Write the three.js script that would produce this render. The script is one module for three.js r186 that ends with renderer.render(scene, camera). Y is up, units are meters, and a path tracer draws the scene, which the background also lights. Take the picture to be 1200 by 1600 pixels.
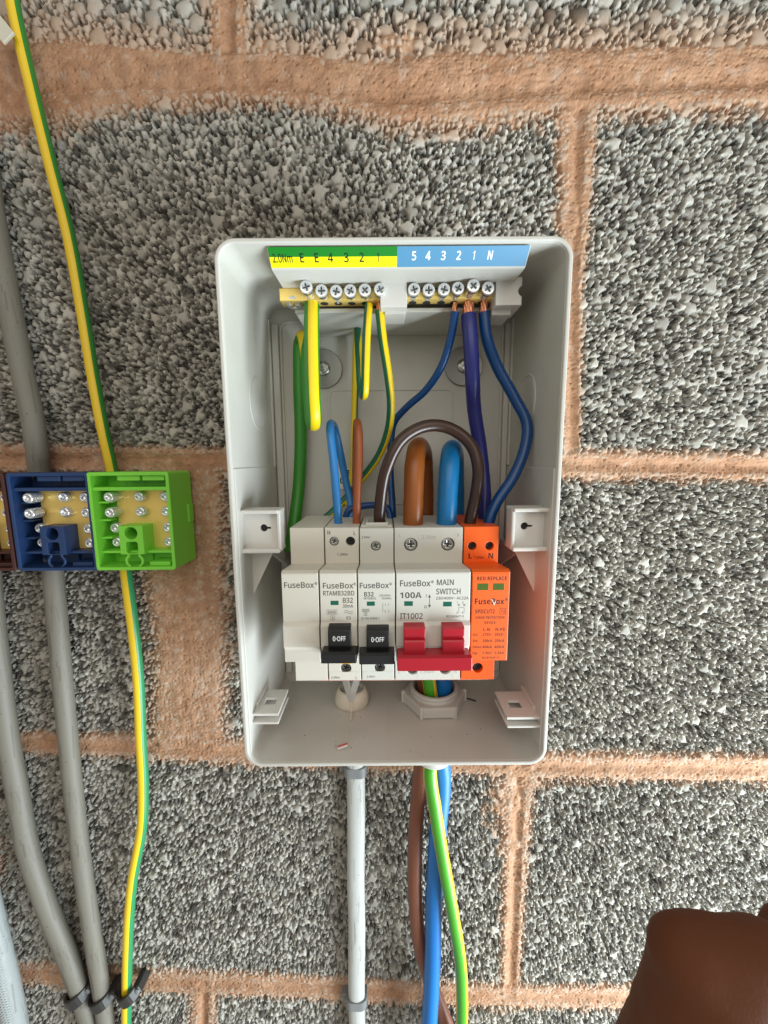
import * as THREE from 'three';
import { mergeGeometries } from 'three/addons/utils/BufferGeometryUtils.js';
import { RoundedBoxGeometry } from 'three/addons/geometries/RoundedBoxGeometry.js';
import { ImprovedNoise } from 'three/addons/math/ImprovedNoise.js';
import { MarchingCubes } from 'three/addons/objects/MarchingCubes.js';
import { RectAreaLightUniformsLib } from 'three/addons/lights/RectAreaLightUniformsLib.js';
RectAreaLightUniformsLib.init();

// ------------------------------------------------------------------ camera, light, exposure
// Everything is laid out in millimetres (wall face at z = 0, y up) and turned to metres at the end.
const MM = 0.001, PITCH = THREE.MathUtils.degToRad(7.7), ROLL = THREE.MathUtils.degToRad(0.42), FL = 600, CAMZ = 262;
const scene = new THREE.Scene();
const camera = new THREE.PerspectiveCamera(2 * Math.atan(800 / FL) * 180 / Math.PI, 3 / 4, 0.005, 20);
const fwd = new THREE.Vector3(0, -Math.sin(PITCH), -Math.cos(PITCH));
const up0 = new THREE.Vector3(0, Math.cos(PITCH), -Math.sin(PITCH));
const rgt = new THREE.Vector3(Math.cos(ROLL), 0, 0).addScaledVector(up0, -Math.sin(ROLL));
const upv = up0.clone().multiplyScalar(Math.cos(ROLL)).add(new THREE.Vector3(Math.sin(ROLL), 0, 0));
camera.position.set(0, 0, CAMZ * MM); camera.focus = 0.2; camera.userData.fStop = 32;
camera.quaternion.setFromRotationMatrix(new THREE.Matrix4().makeBasis(rgt, upv, fwd.clone().negate()));
// a measured spot of the photograph (1200 x 1600) taken to the place at height z above the wall
function at(px, py, z) {
  const d = fwd.clone().addScaledVector(rgt, (px - 600) / FL).addScaledVector(upv, -(py - 800) / FL);
  const t = (z - CAMZ) / d.z;
  return new THREE.Vector3(d.x * t, d.y * t, z);
}
const renderer = new THREE.WebGLRenderer({ antialias: true });
renderer.toneMapping = THREE.LinearToneMapping;
renderer.toneMappingExposure = 1;
renderer.shadowMap.enabled = true;
scene.background = new THREE.Color().setRGB(0.37, 0.35, 0.315);      // even light of the room
const areaLight = (color, intensity, w, h, pos, target) => {
  const l = new THREE.RectAreaLight(color, intensity, w, h);
  l.position.set(...pos); l.lookAt(...target); scene.add(l); return l;
};
areaLight(new THREE.Color(0.82, 0.94, 1.0), 20.0, 0.5, 0.7, [0.68, -0.52, 0.35], [0.1, -0.2, 0]);   // open doorway on the right
areaLight(new THREE.Color(1.0, 0.94, 0.84), 1.5, 1.2, 0.8, [0.0, 0.5, 0.95], [0, 0, 0]);      // light from above in front

// ------------------------------------------------------------------ helpers
const rng = (a) => () => { a = (a + 0x6d2b79f5) | 0; let t = Math.imul(a ^ (a >>> 15), 1 | a); t = (t + Math.imul(t ^ (t >>> 7), 61 | t)) ^ t; return ((t ^ (t >>> 14)) >>> 0) / 4294967296; };
const R = rng(77);
const V = (x, y, z) => new THREE.Vector3(x, y, z);
const taken = {};
const numbered = (n) => { const k = taken[n] = (taken[n] ?? -1) + 1; return k ? `${n}_${String(k).padStart(3, '0')}` : n; };
function thing(name, label, category, base = [0, 0, 0], group) {
  const o = new THREE.Group(); o.name = numbered(name); o.position.set(...base); scene.add(o);
  o.userData = { label, category }; if (group) o.userData.group = group;
  return o;
}
// geometry given in wall millimetres; a part stands in its thing's frame
function part(parent, name, geo, mat, label) {
  let p = parent; const off = V(0, 0, 0);
  while (p && p !== scene) { off.add(p.position); p = p.parent; }
  if (Array.isArray(geo)) geo = mergeGeometries(geo.map((g) => { g = g.index ? g.toNonIndexed() : g; for (const k of Object.keys(g.attributes)) if (!['position', 'normal', 'uv', 'color'].includes(k)) g.deleteAttribute(k); if (!g.attributes.uv) g.setAttribute('uv', new THREE.BufferAttribute(new Float32Array(g.attributes.position.count * 2), 2)); return g; }));
  geo.translate(-off.x, -off.y, -off.z);
  const m = new THREE.Mesh(geo, mat); m.name = name; m.castShadow = m.receiveShadow = true; parent.add(m);
  if (label) m.userData.label = label;
  return m;
}
// a shared geometry placed at a spot
function place(parent, name, geo, mat, x, y, z, rot = 0) {
  let p = parent; const off = V(0, 0, 0);
  while (p && p !== scene) { off.add(p.position); p = p.parent; }
  const m = new THREE.Mesh(geo, mat); m.name = name; m.castShadow = m.receiveShadow = true;
  m.position.set(x - off.x, y - off.y, z - off.z); m.rotation.z = rot; parent.add(m); return m;
}
const rbox = (x0, x1, y0, y1, z0, z1, r = 0.5) => new RoundedBoxGeometry(x1 - x0, y1 - y0, z1 - z0, 2, Math.min(r, (x1 - x0) / 2.01, (y1 - y0) / 2.01, (z1 - z0) / 2.01)).translate((x0 + x1) / 2, (y0 + y1) / 2, (z0 + z1) / 2);
const box = (x0, x1, y0, y1, z0, z1) => new THREE.BoxGeometry(x1 - x0, y1 - y0, z1 - z0).translate((x0 + x1) / 2, (y0 + y1) / 2, (z0 + z1) / 2);
const cyl = (x, y, z0, z1, r0, r1 = r0, n = 28) => new THREE.CylinderGeometry(r1, r0, z1 - z0, n).rotateX(Math.PI / 2).translate(x, y, (z0 + z1) / 2);
const cylY = (x, y0, y1, z, r0, r1 = r0, n = 32) => new THREE.CylinderGeometry(r1, r0, y1 - y0, n).translate(x, (y0 + y1) / 2, z);
function rrShape(x0, x1, y0, y1, r, Kind = THREE.Shape) {
  const s = new Kind();
  s.moveTo(x0 + r, y0); s.lineTo(x1 - r, y0); s.absarc(x1 - r, y0 + r, r, -Math.PI / 2, 0); s.lineTo(x1, y1 - r); s.absarc(x1 - r, y1 - r, r, 0, Math.PI / 2);
  s.lineTo(x0 + r, y1); s.absarc(x0 + r, y1 - r, r, Math.PI / 2, Math.PI); s.lineTo(x0, y0 + r); s.absarc(x0 + r, y0 + r, r, Math.PI, Math.PI * 1.5);
  return s;
}
const circ = (x, y, r, Kind = THREE.Path) => { const p = new Kind(); p.absarc(x, y, r, 0, Math.PI * 2); return p; };
function extr(shape, z0, z1, bevel = 0.3, seg = 12) {
  return new THREE.ExtrudeGeometry(shape, { depth: z1 - z0 - 2 * bevel, bevelEnabled: bevel > 0, bevelSize: bevel, bevelThickness: bevel, bevelOffset: -bevel, bevelSegments: 2, curveSegments: seg }).translate(0, 0, z0 + bevel);
}
// a (z, y) outline drawn out along x
function profX(pts, x0, x1, bevel = 0.3) {
  const s = new THREE.Shape(pts.map(([z, y]) => new THREE.Vector2(z, y)));
  if (THREE.ShapeUtils.isClockWise(s.getPoints())) s.curves.length && pts.reverse();
  const q = new THREE.Shape(pts.map(([z, y]) => new THREE.Vector2(z, y)));
  return extr(q, 0, x1 - x0, bevel).rotateY(-Math.PI / 2).translate(x1, 0, 0);
}
const mat = (o) => new THREE.MeshPhysicalMaterial(o);
const lin = (r, g, b) => new THREE.Color().setRGB(r, g, b);

const ctlNoise = new ImprovedNoise(), nz = (x, y, z = 0) => ctlNoise.noise(x, y, z);
const fbm = (x, y, z = 0) => nz(x, y, z) + 0.5 * nz(x * 2.1, y * 2.1, z + 7) + 0.25 * nz(x * 4.3, y * 4.3, z + 13);

// tileable fine grain for plastic and metal
function grainTex(n, f) {
  const d = new Uint8Array(n * n * 4);
  for (let i = 0; i < n * n; i++) { const v = f(i % n, (i / n) | 0); d[4 * i] = d[4 * i + 1] = d[4 * i + 2] = Math.max(0, Math.min(255, v)); d[4 * i + 3] = 255; }
  const t = new THREE.DataTexture(d, n, n); t.wrapS = t.wrapT = THREE.RepeatWrapping; t.magFilter = THREE.LinearFilter; t.needsUpdate = true; return t;
}
const rg = rng(5);
const grain = grainTex(256, () => 128 + (rg() - 0.5) * 120);
const smudge = grainTex(256, (x, y) => 150 + 70 * fbm(Math.sin(x / 256 * 6.283) * 1.9 + 3, Math.cos(x / 256 * 6.283) * 1.9, Math.sin(y / 256 * 6.283) * 1.9) + (rg() - 0.5) * 14);
const brushed = grainTex(256, (x, y) => 128 + 60 * nz(x * 0.9, y * 0.03, 2) + (rg() - 0.5) * 30);

// faint scratches, finger marks and dust on the box; scuffs that run along the cables
function worn(W, Hh, draw, ru, rv) { const cv = document.createElement('canvas'); cv.width = W; cv.height = Hh; const c = cv.getContext('2d'); c.fillStyle = '#ffffff'; c.fillRect(0, 0, W, Hh); draw(c, rng(W + Hh)); const t = new THREE.CanvasTexture(cv); t.colorSpace = THREE.SRGBColorSpace; t.magFilter = THREE.LinearFilter; t.wrapS = t.wrapT = THREE.RepeatWrapping; t.repeat.set(ru, rv); return t; }
const wear = worn(1024, 1024, (c, q) => {
  for (let i = 0; i < 60; i++) { const x = q() * 1024, y = q() * 1024, d = 30 + q() * 110, g = c.createRadialGradient(x, y, 0, x, y, d); g.addColorStop(0, `rgba(150,130,100,${0.02 + q() * 0.05})`); g.addColorStop(1, 'rgba(150,130,100,0)'); c.fillStyle = g; c.fillRect(x - d, y - d, 2 * d, 2 * d); }
  for (let i = 0; i < 130; i++) { c.strokeStyle = q() < 0.5 ? `rgba(110,100,90,${0.05 + q() * 0.14})` : `rgba(255,255,255,${0.2 + q() * 0.3})`; c.lineWidth = 0.6 + q(); const x = q() * 1024, y = q() * 1024, a = q() * 6.28, l = 8 + q() * 50; c.beginPath(); c.moveTo(x, y); c.lineTo(x + l * Math.cos(a), y + l * Math.sin(a)); c.stroke(); }
  for (let i = 0; i < 500; i++) { c.fillStyle = `rgba(90,75,60,${0.05 + q() * 0.25})`; const d = 0.5 + q() * 1.3; c.fillRect(q() * 1024, q() * 1024, d, d); }
}, 1 / 170, 1 / 170);
const scuff = worn(128, 1024, (c, q) => {
  for (let i = 0; i < 150; i++) { c.strokeStyle = q() < 0.6 ? `rgba(70,60,50,${0.04 + q() * 0.14})` : `rgba(255,255,255,${0.1 + q() * 0.5})`; c.lineWidth = 0.8 + q() * 3; const x = q() * 128, y = q() * 1024, l = 20 + q() * 200; c.beginPath(); c.moveTo(x, y); c.lineTo(x + (q() - 0.5) * 8, y + l); c.stroke(); }
  for (let i = 0; i < 160; i++) { c.fillStyle = q() < 0.5 ? `rgba(255,250,240,${0.3 + q() * 0.6})` : `rgba(60,45,35,${0.1 + q() * 0.3})`; c.fillRect(q() * 128, q() * 1024, 1 + q() * 2, 1 + q() * 5); }
}, 1, 1 / 7);
// ------------------------------------------------------------------ materials
const M = {
  shell: mat({ color: lin(0.56, 0.545, 0.50), map: wear, roughness: 0.45 }),
  clip: mat({ color: lin(0.64, 0.62, 0.58), roughness: 0.38 }),
  body: mat({ color: lin(0.64, 0.605, 0.525), roughness: 0.45 }),
  bodyCool: mat({ color: lin(0.61, 0.60, 0.54), roughness: 0.45 }),
  orange: mat({ color: lin(0.86, 0.118, 0.005), roughness: 0.42 }),
  black: mat({ color: lin(0.012, 0.012, 0.013), roughness: 0.42 }),
  red: mat({ color: lin(0.42, 0.009, 0.022), roughness: 0.36 }),
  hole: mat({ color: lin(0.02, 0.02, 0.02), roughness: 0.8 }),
  green: mat({ color: lin(0.005, 0.11, 0.07), roughness: 0.35 }),
  steel: mat({ color: lin(0.82, 0.84, 0.86), metalness: 0.75, roughness: 0.2, vertexColors: true }),
  dullSteel: mat({ vertexColors: true, color: lin(0.50, 0.50, 0.48), metalness: 1, roughness: 0.45, roughnessMap: smudge }),
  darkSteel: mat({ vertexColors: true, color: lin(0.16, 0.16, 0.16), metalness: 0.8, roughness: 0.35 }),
  washer: mat({ color: lin(0.30, 0.295, 0.28), metalness: 0.85, roughness: 0.42 }),
  rail: mat({ color: lin(0.55, 0.55, 0.53), metalness: 1, roughness: 0.4 }),
  brass: mat({ color: lin(0.95, 0.68, 0.20), metalness: 0.45, roughness: 0.28, bumpMap: brushed, bumpScale: 0.00003 }),
  copper: mat({ color: lin(0.86, 0.36, 0.19), metalness: 1, roughness: 0.35 }),
  busbar: mat({ color: lin(0.66, 0.30, 0.24), metalness: 0.6, roughness: 0.5 }),
  gy: mat({ vertexColors: true, roughness: 0.36 }),
  blueDark: mat({ color: lin(0.002, 0.050, 0.19), roughness: 0.27 }),
  bluePurple: mat({ color: lin(0.018, 0.022, 0.16), roughness: 0.32 }),
  blueLight: mat({ color: lin(0.022, 0.18, 0.46), roughness: 0.3 }),
  blueTail: mat({ color: lin(0.002, 0.145, 0.37), roughness: 0.34 }),
  blueOut: mat({ color: lin(0.004, 0.16, 0.52), roughness: 0.42 }),
  brownWire: mat({ color: lin(0.30, 0.075, 0.022), roughness: 0.4 }),
  brownTail: mat({ color: lin(0.25, 0.068, 0.008), roughness: 0.34 }),
  brownDark: mat({ color: lin(0.038, 0.016, 0.010), roughness: 0.28 }),
  brownOut: mat({ color: lin(0.20, 0.065, 0.032), roughness: 0.45 }),
  cableGrey: mat({ map: scuff, color: lin(0.175, 0.16, 0.13), roughness: 0.58 }),
  cableLight: mat({ map: scuff, color: lin(0.50, 0.505, 0.48), roughness: 0.5 }),
  clipGrey: mat({ color: lin(0.20, 0.205, 0.205), roughness: 0.5 }),
  clipBlack: mat({ color: lin(0.030, 0.028, 0.026), roughness: 0.42 }),
  tbGreen: mat({ color: lin(0.22, 0.68, 0.06), roughness: 0.4 }),
  tbBlue: mat({ color: lin(0.014, 0.043, 0.135), roughness: 0.42 }),
  tbBrown: mat({ color: lin(0.060, 0.016, 0.012), roughness: 0.42 }),
  putty: mat({ color: lin(0.66, 0.60, 0.49), roughness: 0.7 }),
  galv: mat({ map: scuff, color: lin(0.34, 0.36, 0.355), roughness: 0.45, roughnessMap: smudge }),
  skin: mat({ color: lin(0.115, 0.031, 0.0065), roughness: 0.85, bumpMap: grain, bumpScale: 0.00008 }),  // shade on the camera side is put into this dark brown
  ink: mat({ color: lin(0.22, 0.15, 0.012), roughness: 0.6 }),
  debris: mat({ color: lin(0.75, 0.72, 0.7), roughness: 0.5 }),
  debrisRed: mat({ color: lin(0.55, 0.06, 0.05), roughness: 0.5 }),
};

// ------------------------------------------------------------------ the block wall
{
  const TN = 2048, X0 = -410, X1 = 410, Y0 = -560, Y1 = 330, dx = (X1 - X0) / TN, dy = (Y1 - Y0) / TN;
  const r = rng(2024);
  const H = new Float32Array(TN * TN).fill(-13), tone = new Float32Array(TN * TN).fill(0.10), warm = new Float32Array(TN * TN);
  const lerpList = (list, t, k) => { let i = 0; while (i < list.length - 2 && list[i + 1][0] < t) i++; const a = list[i], b = list[i + 1], u = Math.max(0, Math.min(1, (t - a[0]) / (b[0] - a[0]))); return a[k] + (b[k] - a[k]) * u; };
  // bed joints: [photo x, upper edge, lower edge], turned into [x, centre, reach up, reach down]
  const beds = [
    [[-300, 60, 200], [60, 50, 192], [130, 55, 182], [200, 66, 160], [320, 78, 157], [430, 76, 152], [520, 84, 168], [600, 90, 187], [700, 72, 196], [800, 74, 182], [900, 70, 171], [1000, 66, 169], [1200, 62, 164], [1500, 60, 160]],
    [[-300, 695, 735], [350, 705, 735], [600, 707, 738], [880, 708, 742], [1200, 712, 748], [1500, 714, 750]],
    [[-300, 1145, 1168], [40, 1150, 1174], [200, 1153, 1181], [350, 1158, 1192], [600, 1172, 1203], [850, 1182, 1216], [1200, 1186, 1222], [1500, 1188, 1226]],
    [[-300, 1505, 1532], [40, 1510, 1536], [200, 1520, 1550], [400, 1527, 1556], [600, 1538, 1567], [800, 1545, 1575], [1000, 1546, 1577], [1500, 1550, 1582]],
  ].map((l) => l.map(([x, a, b]) => { const p = at(x, a, 0), q = at(x, b, 0); return [q.x, (p.y + q.y) / 2, (p.y - q.y) / 2 + 1.5, (p.y - q.y) / 2 + 1.5]; }));
  // perpends by course: [photo y, left edge, right edge], turned into [y, centre, half width], lowest first
  const perp = (l) => l.map(([y, a, b]) => { const p = at(a, y, 0), q = at(b, y, 0); return [p.y, (p.x + q.x) / 2, (q.x - p.x) / 2 + 1.2]; }).sort((a, b) => a[0] - b[0]);
  const plain = (x) => [[-700, x, 7], [400, x, 7]];
  const heads = [
    [perp([[-150, 327, 383], [0, 330, 380], [75, 328, 384]]), plain(360)],
    [plain(-327), perp([[165, 872, 934], [300, 878, 924], [450, 879, 909], [700, 883, 905]])],
    [perp([[735, 228, 342], [880, 225, 342], [1000, 243, 348], [1160, 236, 346]]), plain(308)],
    [plain(-338), perp([[1215, 788, 834], [1350, 790, 822], [1545, 785, 810]])],
    [perp([[1555, 298, 334], [1700, 300, 330]]), plain(298)],
  ];
  const bedAt = beds.map((l) => { const a = new Float32Array(TN * 3); for (let i = 0; i < TN; i++) { const x = X0 + (i + 0.5) * dx; for (let k = 0; k < 3; k++) a[3 * i + k] = lerpList(l, x, k + 1); } return a; });
  const headAt = heads.map((c) => c.map((l) => { const a = new Float32Array(TN * 2); for (let j = 0; j < TN; j++) { const y = Y0 + (j + 0.5) * dy; for (let k = 0; k < 2; k++) a[2 * j + k] = lerpList(l, y, k + 1); } return a; }));
  // grains of aggregate: a deep bed, then a face layer packed so that grains touch but hardly overlap
  const grainAt = (x, y, rad, top, round) => {
    const asp = 0.68 + 0.32 * r(), th = r() * Math.PI, c = Math.cos(th), s = Math.sin(th), ph = r() * 6.28, ph2 = r() * 6.28;
    const tilt = (r() - 0.5) * 0.45, tilt2 = (r() - 0.5) * 0.45, lump = round ? 0.09 : 0.15;
    const ashGapShade = r() < (rad < 0.95 ? 0.6 : rad < 1.3 ? 0.33 : 0.07);   // charcoal clinker grains; small gap fillers mostly darkened to stand in for gap shade
    const t0 = ashGapShade ? 0.065 + 0.06 * r() : 0.335 + 0.19 * (r() - 0.4), w0 = r() < 0.012 ? 0.5 : r() * 0.12;
    const i0 = Math.max(0, Math.floor((x - rad * 1.25 - X0) / dx)), i1 = Math.min(TN - 1, Math.ceil((x + rad * 1.25 - X0) / dx));
    const j0 = Math.max(0, Math.floor((y - rad * 1.25 - Y0) / dy)), j1 = Math.min(TN - 1, Math.ceil((y + rad * 1.25 - Y0) / dy));
    for (let j = j0; j <= j1; j++) for (let i = i0; i <= i1; i++) {
      const u = X0 + (i + 0.5) * dx - x, v = Y0 + (j + 0.5) * dy - y, a = (u * c + v * s), b = (v * c - u * s) / asp, an = Math.atan2(b, a);
      const d = Math.sqrt(a * a + b * b) / (rad * (1 + lump * Math.sin(3 * an + ph) + lump * 0.6 * Math.sin(5 * an + ph2)));
      if (d >= 1) continue;
      let h = top - Math.min(rad * (round ? 1.1 : 0.95), 2.2) * (1 - Math.sqrt(1 - d * d)) + (u * tilt + v * tilt2) * 0.42;
      const flat = round ? 0.1 : -0.3;
      if (h > flat) h = flat + (h - flat) * (round ? 0.5 : 0.3);
      const k = j * TN + i;
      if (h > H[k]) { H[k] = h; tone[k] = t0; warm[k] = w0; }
    }
  };
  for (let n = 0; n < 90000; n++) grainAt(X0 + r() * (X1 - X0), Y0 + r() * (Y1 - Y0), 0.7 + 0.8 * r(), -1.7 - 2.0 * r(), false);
  {
    const CS = 3, NC = Math.ceil((X1 - X0) / CS), NR = Math.ceil((Y1 - Y0) / CS), bins = Array.from({ length: NC * NR }, () => []);
    const pass = [[4200, 3.2, 1.1], [24000, 2.1, 0.7], [110000, 1.45, 0.4], [230000, 1.0, 0.25], [120000, 0.75, 0.15]];
    for (const [tries, r0, vary] of pass) for (let n = 0; n < tries; n++) {
      const x = X0 + r() * (X1 - X0), y = Y0 + r() * (Y1 - Y0);
      const course0 = y > 232, course1r = y > 0 && x > 115, coarse = course0 ? 1.42 : course1r ? 1.2 : y > 140 ? 1.12 : y > -220 && y < 0 ? 0.95 : 1.0;
      if (!course0 && r0 > 3 && r() > 0.28 + 0.3 * nz(x / 50, y / 50, 2)) continue;
      
      const rad = (r0 + vary * (r() - 0.5) * 2) * coarse, ci = Math.min(NC - 1, (x - X0) / CS | 0), cj = Math.min(NR - 1, (y - Y0) / CS | 0);
      let ok = true;
      for (let q = Math.max(0, cj - 3); ok && q <= Math.min(NR - 1, cj + 3); q++) for (let p = Math.max(0, ci - 3); ok && p <= Math.min(NC - 1, ci + 3); p++) for (const g of bins[q * NC + p]) if (Math.hypot(g[0] - x, g[1] - y) < (g[2] + rad) * 0.80) { ok = false; break; }
      if (!ok) continue;
      bins[cj * NC + ci].push([x, y, rad]);
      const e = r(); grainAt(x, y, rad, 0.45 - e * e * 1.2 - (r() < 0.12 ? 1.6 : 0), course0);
    }
  }
  // cement skin that fills some hollows, then the joints and the mortar that oozed over the grains
  const lab = new Uint8Array(TN * TN), rgb = new Uint8Array(TN * TN * 4), fine = new Uint8Array(TN * TN);
  const sr = (v) => { v = Math.max(0, Math.min(1, v)); return 255 * (v <= 0.0031308 ? v * 12.92 : 1.055 * Math.pow(v, 1 / 2.4) - 0.055); };
  const ss = (a, b, v) => { v = Math.max(0, Math.min(1, (v - a) / (b - a))); return v * v * (3 - 2 * v); };
  for (let j = 0; j < TN; j++) {
    const y = Y0 + (j + 0.5) * dy;
    for (let i = 0; i < TN; i++) {
      const k = j * TN + i, x = X0 + (i + 0.5) * dx;
      const n1 = nz(x * 0.45, y * 0.45, 1), n2 = nz(x * 0.14, y * 0.14, 9), n3 = nz(x * 1.3, y * 1.3, 5), n4 = nz(x * 0.035, y * 0.035, 3);
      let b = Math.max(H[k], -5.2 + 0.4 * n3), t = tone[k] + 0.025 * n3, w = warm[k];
      const skin = -2.3 + 1.5 * nz(x * 0.06, y * 0.06, 21) - 3.4 * ss(0.1, 0.6, 0.5 + 0.5 * nz(x * 0.22, y * 0.22, 33) + 0.25 * n1) + 0.12 * n3;
      const patch = -0.35 + 0.15 * n3 - 6 * ss(0.46, 0.34, nz(x * 0.09, y * 0.09, 61) * 0.75 + 0.35 * nz(x * 0.4, y * 0.4, 62));
      if (patch > b) { b = patch; t = 0.40 + 0.03 * n3; w = 0.1; }
      if (skin > b) { b = skin; t = 0.29 + 0.03 * n3 + 0.02 * n1; w = 0.06; }
      let course = 0, m = -20, core = false, near = 9;
      for (let q = 0; q < 4; q++) {
        const cy = bedAt[q][3 * i] + n2 * 0.9, v = y - cy, reach = v > 0 ? bedAt[q][3 * i + 1] : bedAt[q][3 * i + 2];
        if (v < 0) course = q + 1;
        const s = Math.abs(v) / reach + 0.12 * n1 + 0.16 * n2;
        near = Math.min(near, s);
        const thick = q === 0;
        let mm = (thick ? 0.2 + 0.8 * n2 - 1.6 * Math.exp(-(((v + 4) / 5) ** 2)) : -0.5 - 1.5 * Math.exp(-((v / 3.6) ** 2))) + 0.22 * n1 - (thick ? 5.0 : 4.5) * ss(thick ? 0.62 : 0.75, 1.2, s);
        if (s > 1.12) mm -= 12 * (s - 1.12);
        if (mm > m) m = mm;
        if (Math.abs(v) < (thick ? 8 : 4.5)) core = true;
      }
      let col = 0;
      heads[course].forEach((_, q) => {
        const a = headAt[course][q], v = x - (a[2 * j] + n2 * 0.8), s = Math.abs(v) / a[2 * j + 1] + 0.1 * n1 + 0.13 * n2;
        if (v > 0) col = q + 1;
        near = Math.min(near, s * 1.05);
        const wide = a[2 * j + 1] > 14;
        const mm = (wide ? -0.3 + 0.7 * n2 : -0.6 - 2.0 * Math.exp(-(((v - 0.5) / 3.2) ** 2))) + 0.2 * n1 - 4.5 * ss(0.76, 1.18, s);
        const mq = s > 1.1 ? mm - 12 * (s - 1.1) : mm;
        if (mq > m) m = mq;
        if (Math.abs(v) < 4.5) core = true;
      });
      // daubs of mortar beside the lower right perpend and at the left edge
      for (const [bx, by, rx, ry] of [[94, -262, 15, 26], [98, -300, 10, 14], [-316, -305, 14, 22], [60, 205, 40, 6], [110, -245, 16, 9], [-70, 243, 14, 8], [10, 246, 20, 7], [118, 150, 9, 18], [-60, -228, 22, 5], [150, -12, 26, 5]]) { const d = Math.hypot((x - bx) / rx, (y - by) / ry) + 0.3 * n2; near = Math.min(near, 0.55 + 0.62 * d); const mm = -1.0 + 0.3 * n1 - 5.5 * ss(0.4, 1.15, d); if (d < 1.2 && mm > m) m = mm; }
      if (core) b = -11.5;
      const n5 = nz(x * 0.8, y * 0.8, 12), streak = 0.35 * nz(x * (course === 2 ? 0.9 : 0.12), y * (course === 2 ? 0.06 : 0.7), 70), sand = streak + 0.2 * n3 + 0.28 * n5 + 0.36 * (r() - 0.5) - 1.3 * ss(0.38, 0.6, nz(x * 0.55, y * 0.55, 40));
      m += sand;
      let cr, cg, cb;
      if (m > b) {
        H[k] = m; lab[k] = 0;
        const g = 0.92 + 0.14 * n4 + 0.10 * n1 + 0.16 * (r() - 0.5), dark = 1 - 0.22 * ss(0.3, 0.8, 0.5 + 0.5 * n2);
        const pale = 0.12 * ss(0.25, 0.6, nz(x * 0.12, y * 0.12, 55) + 0.3 * n5); cr = (0.475 + 0.5 * pale) * g * dark; cg = (0.268 + 0.75 * pale) * g * dark * (1 + 0.08 * n4); cb = (0.160 + 0.8 * pale) * g * dark * (1 + 0.14 * n4);
      } else {
        H[k] = b; lab[k] = 1 + course * 3 + col;
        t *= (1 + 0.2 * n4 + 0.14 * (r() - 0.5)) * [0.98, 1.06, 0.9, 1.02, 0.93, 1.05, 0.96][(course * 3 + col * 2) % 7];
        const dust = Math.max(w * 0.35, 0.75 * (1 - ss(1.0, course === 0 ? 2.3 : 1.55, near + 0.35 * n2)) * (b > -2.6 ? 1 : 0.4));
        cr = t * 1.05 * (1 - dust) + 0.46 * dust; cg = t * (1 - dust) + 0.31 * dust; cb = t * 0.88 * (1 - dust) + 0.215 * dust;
      }
      rgb[4 * k] = sr(cr); rgb[4 * k + 1] = sr(cg); rgb[4 * k + 2] = sr(cb); rgb[4 * k + 3] = 255;
      fine[k] = 128 + 70 * (r() - 0.5) + 40 * n3;
    }
  }
  const tex = (d, fmt) => { const t = new THREE.DataTexture(d, TN, TN, fmt); t.magFilter = THREE.LinearFilter; t.minFilter = THREE.LinearFilter; t.needsUpdate = true; return t; };
  const cmap = tex(rgb, THREE.RGBAFormat); cmap.colorSpace = THREE.SRGBColorSpace;
  const bmap = tex(fine, THREE.RedFormat);
  const wallMat = mat({ map: cmap, bumpMap: bmap, bumpScale: 0.00028, roughness: 0.92, specularIntensity: 0.5 });
  // one height field, cut into blocks and mortar along its labels; fine where it is seen
  const line = (a, f0, f1, b, step, far) => { const l = []; for (let v = a; v < f0 - far / 2; v += far) l.push(v); for (let v = f0; v <= f1; v += step) l.push(v); for (let v = l[l.length - 1] + far; v < b; v += far) l.push(v); l.push(b); return l; };
  const gx = line(X0 + 1, -328, 324, X1 - 1, 0.66, 3.5), gy = line(Y0 + 1, -474, 270, Y1 - 1, 0.66, 3.5), nx = gx.length, ny = gy.length;
  const hAt = (x, y) => { const u = Math.max(0, Math.min(TN - 1.001, (x - X0) / dx - 0.5)), v = Math.max(0, Math.min(TN - 1.001, (y - Y0) / dy - 0.5)), i = u | 0, j = v | 0, a = u - i, b = v - j, k = j * TN + i; return (H[k] * (1 - a) + H[k + 1] * a) * (1 - b) + (H[k + TN] * (1 - a) + H[k + TN + 1] * a) * b; };
  const Z = new Float32Array(nx * ny);
  for (let j = 0; j < ny; j++) for (let i = 0; i < nx; i++) Z[j * nx + i] = hAt(gx[i], gy[j]);
  const cells = new Map();
  for (let j = 0; j < ny - 1; j++) for (let i = 0; i < nx - 1; i++) {
    const u = Math.min(TN - 1, ((gx[i] + gx[i + 1]) / 2 - X0) / dx | 0), v = Math.min(TN - 1, ((gy[j] + gy[j + 1]) / 2 - Y0) / dy | 0), l = lab[v * TN + u];
    if (!cells.has(l)) cells.set(l, []);
    cells.get(l).push(j * nx + i);
  }
  const wall = thing('block_wall', 'rough grey aggregate block wall with pinkish brown mortar joints behind everything', 'wall');
  wall.userData.kind = 'structure';
  const idx = new Int32Array(nx * ny);
  for (const l of [...cells.keys()].sort((a, b) => a - b)) {
    idx.fill(-1); const list = cells.get(l); if (list.length < 400) continue;
    let n = 0; const vs = []; const I = new Uint32Array(list.length * 6);
    const vert = (k) => { if (idx[k] < 0) { idx[k] = n++; vs.push(k); } return idx[k]; };
    list.forEach((k, c) => { const a = vert(k), b = vert(k + 1), d = vert(k + nx), e = vert(k + nx + 1); I.set(((c + (k / nx | 0)) & 1) ? [a, b, e, a, e, d] : [a, b, d, b, e, d], c * 6); });
    const P = new Float32Array(n * 3), Nn = new Float32Array(n * 3), U = new Float32Array(n * 2);
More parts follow.
